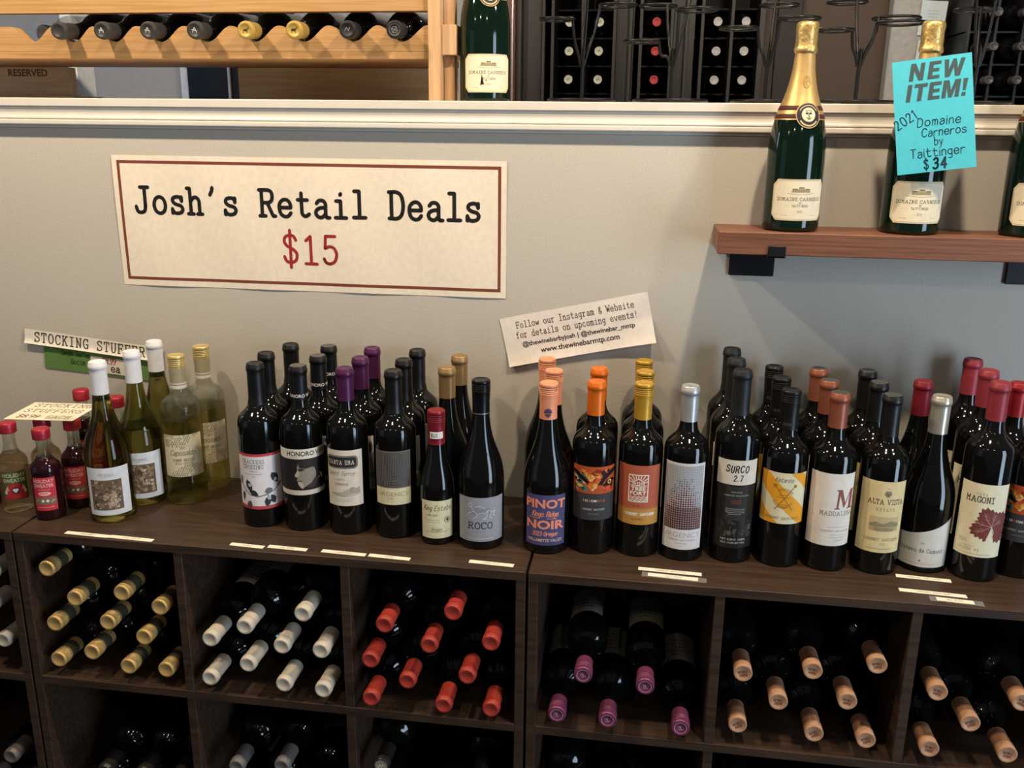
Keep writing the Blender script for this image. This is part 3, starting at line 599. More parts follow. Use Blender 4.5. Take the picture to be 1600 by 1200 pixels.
def art_paint(tone=0):
    a = Art(); a.rect(-40, 16, 40, 107, paper('d9dade')); R = random.Random(3 + tone); u0, u1, v0, v1 = (-32, 24, 26, 84)
    a.rect(u0, v0, u1, v1, paper('6b5a48'), 1)
    for i in range(150):
        r = R.uniform(1.2, 4.2); u, v = R.uniform(u0+r*1.25, u1-r*1.25), R.uniform(v0+r*1.25, v1-r*1.25)
        blob(a, u, v, r, ink(R.choice(['8a7660', '4a4034', 'a8947c', 'c0ae98', '6d5c4a', '7d6a52', '5a4f44', 'b89a84'])), 2 + i // 50, i, 7)
    a.text('Bergamot', -2, 92, 6, ink('7a7a80'), 5, 'hw', shear=.35, adv=.7, wt=.5); a.stroke([(-12, 89.5), (18, 91)], .4, ink('9a9aa0'), 5)
    return a
def art_dots():
    a = Art(); a.rect(-39, 58, 39, 141, paper('ddd3b4')); k = ink('6d5c34'); R = random.Random(8)
    for i in range(19):
        for j in range(21):
            u, v = -37 + i*4.1 + (j % 2)*2.05, 60.5 + j*3.9
            dd = abs(v - 99.5 - .30*u) / (21 + .35*abs(u))
            if dd > .9 and R.random() < .86 and u < 37 and v < 139: a.stroke([(u-.9, v-1.0), (u+.8, v+1.0)], 1.5, k if R.random() < .7 else ink('a8935a'), 1)
    a.text('Caposaldo', -1, 101, 10.5, ink('7d6a3a'), 2, 'hw', shear=.3, adv=.54, wt=.95); a.text('PINOT GRIGIO', 0, 89, 4.6, ink('6d6048'), 2, 'tw', adv=.72, wt=1.6); a.text('DELLE VENEZIE', 0, 83, 3.4, ink('8a7d62'), 2, 'tw', adv=.72, wt=1.1); lines(a, 0, 76, 22, 1, 3, .9, ink('a0946e'))
    blob(a, -2, 116, 3.4, ink('b8a88a'), 2, 4); blob(a, 2, 116.4, 2.6, ink('c4a88a'), 3, 6)
    return a
def art_octagon():
    a = Art(); P = lambda d: [(-47+d, 27+d), (-39+d*.5, 18+d), (39-d*.5, 18+d), (47-d, 27+d), (47-d, 75-d), (39-d*.5, 84-d), (-39+d*.5, 84-d), (-47+d, 75-d)]
    a.poly(P(0), paper('dfd3b6'), 0); q = P(2.2); a.stroke(q + q[:1], .5, ink('8a7f66'), 1); q = P(0.5); a.stroke(q + q[:1], .6, ink('b59a5a'), 1)
    h, k = ink('a99a78'), ink('3c352c'); a.ngon([(-16, 63), (-14, 68), (-6, 68), (-4, 70.5), (4, 70.5), (6, 68), (14, 68), (16, 63)], h, 1); a.rect(-14, 67.6, -6, 69.2, ink('6b604a'), 2); a.rect(6, 67.6, 14, 69.2, ink('6b604a'), 2); a.rect(-4, 70, 4, 71.6, ink('6b604a'), 2)
    for i in range(9): a.rect(-13 + i*3, 64, -11.6 + i*3, 67, ink('857857'), 2)
    a.stroke([(-22, 61.5), (0, 59.5), (22, 61.5)], .8, h, 1)
    a.text('DOMAINE CARNEROS', 0, 50, 5.0, k, 1, 'sf', wt=1.3, sx=1.4); a.text('BY', 0, 45, 2.8, k, 1, 'tw'); a.text('TAITTINGER', 0, 40, 3.4, k, 1, 'tw', adv=.8, wt=1.2); a.text('2021', 0, 31, 3.2, ink('7d7460'), 1, 'tw'); lines(a, -24, 26, 14, 1, 3, .9, h); lines(a, 24, 26, 12, 1, 3, .9, h)
    return a
def art_sweater(green):
    a = Art()
    if green:
        a.rect(-23, 26, 23, 82, paper('4a5233')); t = ink('aeb48a'); a.text('HOLIDAY', 0, 71, 7, t, 1, bold=.03, sx=.92); a.text('SWEATER', 0, 61, 7, t, 1, bold=.03, sx=.86)
        r = ink('b02c2e'); a.ngon([(-13, 55), (-6, 58), (6, 58), (13, 55), (15, 34), (-15, 34)], r, 1); a.ngon([(-13, 55), (-20, 40), (-16, 37), (-11, 46)], ink('c8b49a'), 1); a.ngon([(13, 55), (20, 40), (16, 37), (11, 46)], ink('c8b49a'), 1)
        a.disc(0, 45, 7, ink('5c2420'), 2); a.disc(-2, 46, 2.8, ink('e6dfd4'), 3, n=12); a.disc(2, 46, 2.8, ink('e6dfd4'), 3, n=12); a.poly([(-4.4, 45), (4.4, 45), (0, 40)], ink('e6dfd4'), 3); a.rect(-20, 28, 20, 34, r, 2)
    else:
        a.rect(-20, 20, 20, 84, paper('c03540')); t = ink('e0a8a4'); a.text('HOLIDAY', 0, 74, 6.5, t, 1, bold=.03, sx=.88); a.text('SWEATER', 0, 65, 6.5, t, 1, bold=.03, sx=.82); lines(a, 0, 60, 22, 1, 3, 1.2, t)
        a.disc(0, 53, 11, ink('e8b0a8'), 1, rv=4); lines(a, 0, 53, 16, 1, 3, 1.4, ink('b02c34'), 2); a.rect(-19, 32, 19, 46, ink('7d6a58'), 1); a.disc(-4, 39, 2.6, ink('eadfce'), 2, n=10); a.disc(4, 39, 2.6, ink('eadfce'), 2, n=10); a.stroke([(-16, 39), (-10, 42)], 2, ink('b8864a'), 2); a.stroke([(10, 37), (16, 40)], 2, ink('d8b08a'), 2); lines(a, 0, 26, 30, 1, 3, 1.4, t)
    return a

# ------------------------------------------------------------------ bottle kinds
BK, PUR, GOLD = foil('0e0e0f', .1, .42), foil('51214a', .3, .35), foil('a5855a', .55, .38)
SILV = foil('75726e', .7, .3)
#       shape, glass, capsule(style, length, mat, top mat, band), art fn, what it looks like
KIND = {
 'branch': ('bord', GLASS, ('foil', .075, BK, None, None), art_branch, 'red wine bottle with black capsule and white label of dark leafy branches'),
 'face': ('bord', GLASS, ('foil', .062, BK, SILV, None), art_face, 'red wine bottle with silver-topped black capsule and dark face portrait label'),
 'estate': ('bord', GLASS, ('foil', .058, PUR, None, None), art_estate, 'red wine bottle with purple capsule and cream label with dark plaque'),
 'grid': ('bord', GLASS, ('foil', .075, foil('100f10', .1), None, None), art_gridgrey, 'red wine bottle with black capsule and grey grid label'),
 'king': ('half', GLASS, ('screw', .060, foil('86202b', .3), None, None), art_king, 'small red screw-capped wine bottle with cream script label'),
 'goldneck': ('burg', GLASS, ('foil', .055, GOLD, None, None), None, 'dark wine bottle with gold capsule'),
 'petro': ('burg', GLASS, ('screw', .060, foil('101012', .3, .3), None, (foil('9a9a9a', .7), .0585, .0570)), art_petro, 'sloping red wine bottle with black screw cap and silver grey label'),
 'pinot': ('burg', GLASS, ('screw', .062, foil('ec9a72', .1, .45), None, None), art_pinot, 'sloping red wine bottle with peach screw cap and purple label'),
 'eyes': ('bord', GLASS, ('foil', .058, foil('e3701c', .3), None, None), art_eyes, 'red wine bottle with orange capsule and painted eyes label'),
 'eyesred': ('bord', GLASS, ('foil', .058, foil('961e25', .3), None, None), art_eyes, 'red wine bottle with bright red capsule and painted eyes label'),
 'tree': ('bord', GLASS, ('screw', .062, foil('c79a35', .4), None, None), art_tree, 'red wine bottle with mustard gold screw cap and terracotta label'),
 'halftone': ('bord', GLASS, ('foil', .060, foil('b9bab9', .55, .35), None, None), lambda: art_gridgrey(False), 'red wine bottle with silver capsule and white label of maroon dots'),
 'note': ('tall', GLASS, ('foil', .075, foil('151718', .05, .5), None, None), art_note, 'tall dark wine bottle with matte black capsule'),
 'stripe': ('bord', GLASS, ('screw', .066, foil('171612', .25), None, None), art_stripe, 'red wine bottle with black screw cap and orange striped label'),
 'bigm': ('bord', GLASS, ('foil', .058, foil('95553f', .35), SILV, None), art_bigm, 'red wine bottle with copper capsule and white label with large red letter'),
 'alta': ('bord', GLASS, ('foil', .068, foil('141312', .1), SILV, None), art_alta, 'red wine bottle with black capsule and beige estate label'),
 'slant': ('burg', GLASS, ('foil', .062, foil('c2b9a8', .6, .3), None, None), art_slant, 'sloping red wine bottle with silver capsule and slanted white label'),
 'redneck': ('burg', GLASS, ('foil', .060, foil('7d1f2b', .2), None, None), None, 'sloping dark wine bottle with dark red capsule'),
 'leaf': ('tall', GLASS, ('foil', .062, foil('8f2f37', .2, .45), None, None), art_leaf, 'tall red wine bottle with brick red capsule and cream label with maroon vine leaf'),
}
LOFF = {'branch': -6, 'face': 10, 'estate': -14, 'grid': -9, 'king': 0, 'petro': 0, 'pinot': -2, 'eyes': 3, 'eyesred': 0, 'tree': -2, 'halftone': 0, 'note': 9, 'stripe': 4, 'bigm': 9, 'alta': 9, 'slant': 0, 'leaf': 6}
AC = {}
def art_mesh(fn, key, R):
    if key not in AC: AC[key] = fn().mesh('label', R)
    return AC[key]
def facing(x, y, off=0): return math.atan2(CAM.x - x, y - CAM.y) + math.radians(off)
def neck_text(t, col, R, v, h, name='neck_print', **kw):
    a = Art(); a.text(t, 0, v*1000, h, ink(col), 1, **kw); return a.mesh(name, R, step=.002)
PROTO = {}
def make_bottle(kind):
    sh, gl, cp, fn, _ = KIND[kind]; r, h, rn, pr = shape(sh); t = obj('wine_bottle', None); t.empty_display_size = .02
    obj('bottle_body', glass_mesh(sh, gl), t); c = obj('capsule', cap_mesh(sh, *cp), t)
    if fn: obj('label', art_mesh(fn, kind, r), t)
    if kind == 'face':
        a = Art(); a.text('HONORO VERA', 0, (h-.056)*1000, 5.6, ink('d9d5cd'), 1, bold=.02); obj('neck_print', a.mesh('neck_print', lambda v: r_at(pr, v)+.0008, step=.002), c)
    if kind == 'pinot':
        a = Art()
        for i in range(7): th = i*math.pi/6; leaf(a, 0, (h-.049)*1000, 8, 3.4, th, ink('4c3f63'), 1)
        for i in range(4): leaf(a, 0, (h-.052)*1000, 6, 3, -.3-i*.8, ink('4c3f63'), 1)
        obj('neck_print', a.mesh('neck_print', rn+.0014, step=.002), c)
    if kind == 'king':
        a = Art(); a.rect(-12, 191, 12, 203, paper('e6e0d8')); a.text('$15', -4, 194, 5.5, ink('4a4646'), 1, 'tw', wt=1.5); o = obj('price_sticker', a.mesh('price_sticker', rn+.0016, step=.002), t); o['label'] = 'white price sticker'
    if kind == 'stripe':
        obj('neck_print', neck_text('RESERVE', '55534a', rn+.0008, h-.058, 4, font='tw'), c)
    return t
def dup(root):
    r = root.copy(); COL.objects.link(r)
    for ch in list(root.children):
        c = ch.copy(); COL.objects.link(c); c.parent = r
        for g in list(ch.children):
            d = g.copy(); COL.objects.link(d); d.parent = c
    return r
def bottle(kind, x, y, label, group=None, off=None, z=0):
    if kind not in PROTO: t = PROTO[kind] = make_bottle(kind)
    else: t = dup(PROTO[kind])
    o_ = LOFF.get(kind, 0) if off is None else off
    t.location = (x, y, z + Z0 + .0003); t.rotation_euler = (0, 0, facing(x, y, o_))
    return tag(t, label, 'wine bottle', group)
ROWS = [
 ('branch', 'bottles of leafy branch label wine', [(-.5028, -.1880), (-.5137, -.1130), (-.4951, -.0395)]),
 ('face', 'bottles of face portrait label wine', [(-.4225, -.1903), (-.4134, -.1151), (-.4193, -.0395)]),
 ('estate', 'bottles with purple capsules standing on the cabinet', [(-.3374, -.1915), (-.3331, -.1153), (-.3336, -.0395)]),
 ('grid', 'bottles of grey grid label wine', [(-.2503, -.1926), (-.2520, -.1151), (-.2460, -.0395)]),
 ('goldneck', 'bottles with gold capsules', [(-.1671, -.1398), (-.1622, -.0530)]),
 ('pinot', 'bottles with peach screw caps', [(.0212, -.2059), (.0212, -.1231), (.0003, -.0430)]),
 ('eyes', 'bottles with orange capsules', [(.1001, -.1955), (.0994, -.1097)]),
 ('tree', 'bottles with mustard screw caps', [(.1787, -.1923), (.1800, -.1165), (.1770, -.0395)]),
 ('note', 'tall bottles with matte black capsules', [(.3366, -.1885), (.3326, -.1138), (.3312, -.0390)]),
 ('stripe', 'bottles of orange striped label wine', [(.4156, -.1908), (.4097, -.1152), (.4068, -.0395)]),
 ('bigm', 'bottles with copper capsules', [(.4914, -.1935), (.4879, -.1177), (.4835, -.0409)]),
 ('alta', 'bottles of beige estate label wine', [(.5729, -.1910), (.5689, -.1153), (.5667, -.0395)]),
 ('leaf', 'bottles of maroon vine leaf label wine', [(.7309, -.1907), (.7386, -.1153), (.7374, -.0395)]),
 ('eyesred', 'bottles with bright red capsules', [(.8030, -.1660), (.8038, -.0761)]),
]
HINT = {'branch': 'leafy branch label', 'face': 'face portrait label', 'estate': 'cream plaque label', 'grid': 'grey grid label', 'pinot': 'purple label', 'eyes': 'painted eyes label', 'tree': 'terracotta label', 'note': 'handwritten note', 'stripe': 'orange striped label', 'bigm': 'big red letter label', 'alta': 'beige estate label', 'leaf': 'vine leaf label', 'eyesred': 'painted eyes label at the picture edge'}
for kind, grp, spots in ROWS:
    d = KIND[kind][4]
    for i, (x, y) in enumerate(spots):
        if kind == 'goldneck': lb = d + (', directly behind the small red-capped bottle', ', rearmost by the wall, above the small red-capped bottle')[i]
        elif i == 0: lb = d + (' and handwritten white note' if kind == 'note' else '')
        else:
            e = d.split(' and ')[0].replace('red wine bottle', 'bottle').replace('dark wine bottle', 'bottle').replace('sloping ', '')
            lb = e + (', middle one behind the ' if i == 1 and len(spots) > 2 else ', rearmost behind the ') + HINT[kind]
        bottle(kind, x, y, lb, grp)
bottle('king', -.1708, -.2115, KIND['king'][4] + ' and price sticker')
bottle('petro', -.0935, -.2080, KIND['petro'][4])
bottle('halftone', .2544, -.1958, KIND['halftone'][4])
bottle('slant', .6544, -.1690, KIND['slant'][4])
bottle('redneck', .6500, -.0780, 'sloping dark wine bottle with dark red capsule behind the slanted white label bottle')

# white wines in see-through glass
def see_through(sh, gl, liq, lvl, cp, art, key, x, y, label, group, off, name='white_wine_bottle', cat='wine bottle', wall=.0018, zs=1):
    r, h, rn, pr = shape(sh); t = thing(name, label, cat, (x, y, .0003), facing(x, y, off), group); t.scale = (1, 1, zs)
    obj('bottle_body', wine_mesh(sh, liq, lvl), t); obj('bottle_neck', glass_mesh(sh, gl, wall, lvl), t)
    obj('screw_cap' if cp[0] == 'mini' else 'capsule', cap_mesh(sh, *cp), t)
    if art: obj('label', art_mesh(art, key, r), t)
    return t
WCAP = ('foil', .060, foil('dcdcdf', .0, .5), None, None)
for i, (x, y, o_, wh) in enumerate([(-.7862, -.2158, -8, 'white-capsuled white wine bottle with painted flowers label, at the front'),
        (-.7690, -.1330, -4, 'white-capsuled white wine bottle, second in line, its label half hidden'), (-.7700, -.0500, 0, 'white-capsuled white wine bottle rearmost against the wall, overlapping the stocking sign')]):
    see_through('burg', OLIVE, LIQO, (.225, .150, .225)[i], WCAP, (lambda k=i: art_paint(k)), 'paint%d' % i, x, y, wh, 'white-capsuled white wines', o_)
GCAP = ('screw', .064, foil('d2b978', .45, .35), None, (foil('a39876', .1, .5), .0635, .024))
for i, (x, y) in enumerate([(-.6899, -.1168), (-.6918, -.0400)]):
    if i: x = -.6790
    t = see_through('pinotg', CLEAR, LIQW, .168, GCAP, art_dots, 'dots', x, y, ('clear pale white wine bottle with gold screw cap and dotted label, in front', 'clear pale white wine bottle with gold screw cap, by the wall behind its twin')[i], 'clear pinot bottles with gold screw caps', (-4, 6)[i])
    a = Art(); a.rect(-42, 225, 42, 231, paper('d8d2c4')); a.rect(-42, 233, 42, 236, paper('cfc8b6')); obj('neck_band', a.mesh('neck_band', .0148, step=.002), t)
RC = ('mini', 0, foil('a82839', .3, .35), None, None)
for x, y, liq, gr, zs, lb in [(-.9800, -.2174, LIQP, True, 1, 'mini clear wine bottle with red cap and green sweater label, in front'),
        (-.8986, -.2375, LIQR, False, 1, 'mini red wine bottle with red cap and red label, at the very front'),
        (-.8760, -.1790, LIQR, False, 1, 'mini red wine bottle with red cap, under the right side of the tent card'),
        (-.9285, -.0640, LIQR, False, 1.13, 'mini red wine bottle standing tall above the back edge of the tent card'),
        (-.9379, -.1780, LIQP, True, 1, 'mini clear wine bottle hidden under the middle of the tent card'),
        (-.8501, -.0708, LIQR, False, 1.08, 'mini wine bottle behind the front white-capsuled bottle'),
        (-1.055, -.2050, LIQR, True, 1, 'mini dark wine bottle cut off by the left picture edge')]:
    see_through('mini', CLEAR, liq, .112 if gr else .118, RC, (lambda g=gr: art_sweater(g)), 'sw%d' % gr, x, y, lb, 'mini wine bottles', -2 if gr else -16, 'mini_wine_bottle', 'mini wine bottle', .0014, zs)

# champagne bottles
GF = foil('c4a268', .6, .42); GF2 = mat('crinkled_gold_foil', 'cfae6c', .34, .7, var=.1, scale=160, bump=.6)
def champagne(x, y, z, label, off):
    r, h, rn, pr = shape('champ'); t = thing('champagne_bottle', label, 'champagne bottle', (x, y, z + .0003), facing(x, y, off), 'green champagne bottles with gold foil')
    obj('bottle_body', glass_mesh('champ', GREENG), t)
    if 'champ_foil' not in MC:
        q = MB(); P = [(r_at(pr, h-.150+i*.115/10)+.0007, h-.150+i*.115/10) for i in range(11)]; q.lathe(P, GF, 36)
        for k in range(2): z_ = h-.150+.002+k*.013; q.lathe([(r_at(pr, z_)+.0009, z_), (r_at(pr, z_)+.0011, z_+.001), (r_at(pr, z_+.006)+.0011, z_+.006), (r_at(pr, z_+.007)+.0009, z_+.007)], ink('4a2420'), 36)
        MC['champ_foil'] = q.mesh('neck_foil')
        q = MB(); rows = []
        for rr, zz in [(.0155, -.048), (.0172, -.047), (.0182, -.044), (.0180, -.040), (.0168, -.037), (.0166, -.030), (.0168, -.018), (.0172, -.008), (.0166, -.003), (.0150, -.0008), (.0120, 0), (.0001, .0002)]:
            rows.append([((rr + (.0006*math.sin(j*5.1 + zz*300) if rr > .013 and zz < -.004 else 0))*math.cos(2*math.pi*j/36), (rr + (.0006*math.sin(j*5.1 + zz*300) if rr > .013 and zz < -.004 else 0))*math.sin(2*math.pi*j/36), h+zz) for j in range(36)])
        q.grid(rows, GF2); MC['champ_cap'] = q.mesh('cork_foil')
        a = Art(); n1 = ink('26222e'); cr = ink('cbb68a'); v = h*1000-143
        a.disc(0, v, 20, ink('b89a62'), 1, n=32); a.disc(0, v, 18.6, n1, 2, n=32); a.disc(0, v+1, 11, cr, 3, n=26); a.disc(0, v+1, 9.6, ink('d8c9a4'), 4, n=26); a.ring(0, v, 15.2, 1.6, ink('a89672'), 3, n=16, a0=.5, a1=2.6)
        a.disc(-3, v+3, 2, n1, 5, n=8); a.disc(3, v+3, 2, n1, 5, n=8); a.stroke([(0, v+4), (0, v-6)], 1.4, n1, 5); a.stroke([(-4, v-3), (-1, v-6), (1, v-6), (4, v-3)], 1.2, n1, 5); a.stroke([(-5, v+6), (0, v+8), (5, v+6)], 1.1, n1, 5); a.ring(0, v-1, 14.8, 2.4, ink('bda878'), 3, n=10, a0=3.7, a1=5.7)
        MC['champ_med'] = a.mesh('medallion', lambda v: r_at(pr, v)+.0014, step=.003)
        a = Art(); v = h*1000-92; a.disc(0, v, 5.5, GF2, 1, n=18, rv=9.5); a.ring(0, v, 5, .7, ink('8a6a30'), 2, rv=9); MC['champ_crest'] = a.mesh('crest', lambda v: r_at(pr, v)+.0010, step=.002)
    obj('neck_foil', MC['champ_foil'], t); obj('cork_foil', MC['champ_cap'], t)
    o = obj('medallion', MC['champ_med'], t); o.rotation_euler = (0, 0, math.radians(4)); o['label'] = 'round navy and gold medallion'
    o = obj('crest', MC['champ_crest'], t)
    obj('label', art_mesh(art_octagon, 'octagon', r), t)
    return t
SH = .5442
champagne(.4065, -.066, SH, 'green champagne bottle with gold foil, on the left end of the wooden wall shelf', 17)
champagne(.5965, -.066, SH, 'green champagne bottle behind the turquoise card on the wooden wall shelf', 17)
champagne(.7830, -.066, SH, 'green champagne bottle cut off at the right picture edge on the wooden shelf', 17)
champagne(-.1400, .085, .7455, 'green champagne bottle with torn label standing on the ledge beside the pine rack', 8)
a = Art(); a.ngon([(-4, 30), (-1, 50), (3, 31), (0, 32)], ink('14170f'), 5); a.poly([(5, 38), (8, 38), (6.5, 41)], ink('14170f'), 5)
o = obj('torn_patch', a.mesh('torn_patch', .0458), bpy.data.objects['champagne_bottle.003']); o.rotation_euler = (0, 0, math.radians(-14)); o['label'] = 'dark tear in the label'

# ------------------------------------------------------------------ bottles lying in the cubes
CELL = {
 'gold': (-.3115, [(-.8691,-.0700),(-.8218,-.1257),(-.7265,-.1045),(-.6572,-.1272),(-.8691,-.1813),(-.7626,-.1683),(-.6932,-.1908),(-.8691,-.2543),(-.7996,-.2318),(-.7302,-.2543),(-.6572,-.2543)],
   ['topmost, in the upper left corner', 'left one of the upper three', 'middle one of the upper three', 'right one of the upper three', 'leftmost of the middle layer', 'centre of the middle layer', 'rightmost of the middle layer', 'leftmost of the bottom layer', 'second left of the bottom layer', 'third from left, bottom layer', 'rightmost of the bottom layer']),
 'white': (-.325, [(-.5604,-.1754),(-.4920,-.1420),(-.3852,-.1081),(-.4279,-.1768),(-.3549,-.1757),(-.4917,-.2170),(-.5668,-.2543),(-.4278,-.2524),(-.3549,-.2543)],
   ['leftmost of the upper row', 'second from the left of the upper row', 'highest, at the top right', 'centre right, under the highest one', 'middle right, beside the divider', 'middle, between the lower and upper rows', 'bottom left corner', 'second from the right of the bottom row', 'bottom right corner']),
 'red': (-.335, [(-.2367,-.1090),(-.1183,-.0748),(-.1595,-.1404),(-.0543,-.1261),(-.2645,-.1813),(-.1987,-.2134),(-.0946,-.1940),(-.2645,-.2543),(-.1357,-.2543),(-.0535,-.2543)],
   ['upper left', 'highest, at the top right', 'centre of the upper half', 'upper right, beside the side panel', 'middle left, by the divider', 'middle, left of centre', 'middle, right of centre', 'bottom left corner', 'bottom, second from the right', 'bottom right corner']),
 'purple': (-.330, [(.1017,-.1712),(.2047,-.1832),(.0598,-.2524),(.1452,-.2538),(.2665,-.2543)],
   ['upper left', 'upper right', 'bottom left', 'bottom middle', 'bottom right']),
 'tan': (-.3125, [(.3619,-.1515),(.4708,-.1352),(.5687,-.1155),(.4220,-.1979),(.5299,-.1858),(.3608,-.2505),(.4842,-.2529),(.5663,-.2543)],
   ['top left', 'top middle', 'top right', 'second layer, on the left', 'second layer, on the right', 'bottom left', 'bottom middle', 'bottom right']),
 'tan2': (-.318, [(.6631,-.1507),(.7198,-.2026),(.6631,-.2543),(.7829,-.2533),(.7891,-.1548)],
   ['upper left, beside the divider', 'middle', 'bottom left', 'bottom right', 'upper right, cut off']),
 'pale': (-.3125, [(-.9802,-.0845),(-.9802,-.2270),(-.9959,-.1557)], ['top', 'bottom', 'middle']),
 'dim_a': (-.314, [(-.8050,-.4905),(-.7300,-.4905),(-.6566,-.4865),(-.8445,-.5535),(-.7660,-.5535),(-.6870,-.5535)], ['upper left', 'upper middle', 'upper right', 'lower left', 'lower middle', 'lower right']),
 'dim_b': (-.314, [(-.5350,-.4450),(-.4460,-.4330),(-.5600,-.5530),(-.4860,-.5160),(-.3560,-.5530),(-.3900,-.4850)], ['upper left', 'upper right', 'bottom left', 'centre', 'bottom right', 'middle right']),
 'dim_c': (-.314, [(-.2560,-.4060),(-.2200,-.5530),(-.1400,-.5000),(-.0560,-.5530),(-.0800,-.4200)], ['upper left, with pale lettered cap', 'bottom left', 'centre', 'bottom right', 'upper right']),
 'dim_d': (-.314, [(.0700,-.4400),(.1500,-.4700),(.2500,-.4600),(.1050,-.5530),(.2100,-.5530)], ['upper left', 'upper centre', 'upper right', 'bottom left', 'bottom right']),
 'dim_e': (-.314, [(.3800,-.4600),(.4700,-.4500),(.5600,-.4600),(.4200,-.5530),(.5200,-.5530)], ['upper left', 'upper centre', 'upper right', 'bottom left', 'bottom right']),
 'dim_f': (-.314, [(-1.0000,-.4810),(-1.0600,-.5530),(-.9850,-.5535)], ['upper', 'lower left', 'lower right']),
}
PLUM = foil('7d3d5b', .3, .4)
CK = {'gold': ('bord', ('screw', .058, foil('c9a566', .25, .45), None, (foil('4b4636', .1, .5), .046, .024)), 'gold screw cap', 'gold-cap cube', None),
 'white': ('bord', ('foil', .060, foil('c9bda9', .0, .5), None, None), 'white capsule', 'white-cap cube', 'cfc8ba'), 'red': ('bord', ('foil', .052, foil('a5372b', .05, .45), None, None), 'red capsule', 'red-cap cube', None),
 'purple': ('bord', ('screw', .040, PLUM, None, None), 'purple cap', 'purple-cap cube', '8f8b80'), 'tan': ('bord', ('cork', .052, foil('b98a66', .0, .55), None, (foil('8f664c', .0, .5), .050, .016)), 'shade-painted tan cap', 'middle tan-cap cube', None),  # tan: brown band is the top board's shadow painted onto the cap
 'tan2': ('bord', ('cork', .052, foil('b98a66', .0, .55), None, (foil('8f664c', .0, .5), .050, .016)), 'shade-painted tan cap', 'edge tan-cap cube', None),  # same tan cap, its shaded rear part painted as a brown band
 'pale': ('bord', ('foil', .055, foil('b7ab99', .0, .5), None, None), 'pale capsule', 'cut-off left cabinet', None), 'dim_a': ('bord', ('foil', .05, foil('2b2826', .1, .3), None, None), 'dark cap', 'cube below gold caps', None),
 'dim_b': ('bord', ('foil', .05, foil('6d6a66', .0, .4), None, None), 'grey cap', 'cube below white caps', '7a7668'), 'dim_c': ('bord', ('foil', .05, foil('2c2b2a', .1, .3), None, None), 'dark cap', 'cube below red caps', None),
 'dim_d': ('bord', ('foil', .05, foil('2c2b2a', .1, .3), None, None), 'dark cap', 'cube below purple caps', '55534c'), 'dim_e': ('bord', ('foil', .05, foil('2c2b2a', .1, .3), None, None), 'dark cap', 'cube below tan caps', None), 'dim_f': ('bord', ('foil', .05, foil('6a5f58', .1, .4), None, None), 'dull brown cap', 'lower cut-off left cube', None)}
def mark(kind):
    a = Art()
    if kind == 'purple': a.ring(0, 0, 10.6, .9, ink('d8a9b8'), 1); a.text('JS', 0, -3.6, 7, ink('d8a9b8'), 1, 'hw', wt=1.6, shear=.2)
    elif kind in ('tan', 'tan2'):
        k = ink('6e3f34'); a.text('TREE', 0, 1.2, 4.2, k, 1, bold=.03); a.text('FORT', 0, -4.6, 4.2, k, 1, bold=.03)
    elif kind == 'nv': a.disc(0, 0, 12, ink('8d8772'), 0); a.text('NV', 0, -3.6, 7.4, ink('d8d2b8'), 1, bold=.02)
    return a
LIE = {}
def lie(kind, x, y, z, label, spin):
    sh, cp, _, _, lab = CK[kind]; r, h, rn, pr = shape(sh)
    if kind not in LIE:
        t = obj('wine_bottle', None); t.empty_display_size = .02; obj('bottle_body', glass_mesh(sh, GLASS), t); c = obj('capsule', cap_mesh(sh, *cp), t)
        if kind == 'red': c['label'] = 'red capsule'
        if kind in ('purple', 'tan', 'tan2'):
            m = mark(kind).mesh('cap_print', mp=lambda u, v, l: (u, -v, h - (.0006 if kind[0] == 'p' else .0006) + .0002 + l*.0001)); obj('cap_print', m, c)
        if lab:
            a = Art(); a.rect(-38, 60, 38, 150, paper(lab)); lines(a, 0, 130, 50, 5, 12, 4, ink('55524a'), 1, seed=3); obj('label', a.mesh('label', r), t)
        LIE[kind] = t; 
    else: t = dup(LIE[kind])
    t.rotation_euler = (math.radians(90), 0, 0); t.rotation_mode = 'XYZ'
    Mx = Matrix.Translation((x, y + h, z + Z0)) @ Matrix.Rotation(math.radians(90), 4, 'X') @ Matrix.Rotation(spin, 4, 'Z') @ Matrix.Diagonal((.968, .968, 1, 1))
    t.matrix_world = Mx
    return tag(t, label, 'wine bottle', 'bottles in the ' + CK[kind][3])
rs = random.Random(12)
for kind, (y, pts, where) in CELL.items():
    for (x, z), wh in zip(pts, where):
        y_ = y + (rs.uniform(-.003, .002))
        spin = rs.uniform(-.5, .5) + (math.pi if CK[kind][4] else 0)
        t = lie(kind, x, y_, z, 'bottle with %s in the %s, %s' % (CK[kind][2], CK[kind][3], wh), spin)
        if kind == 'dim_c' and 'lettered' in wh:
            obj('cap_print', mark('nv').mesh('cap_print', mp=lambda u, v, l: (u, -v, .3002 + l*.0002)), t)

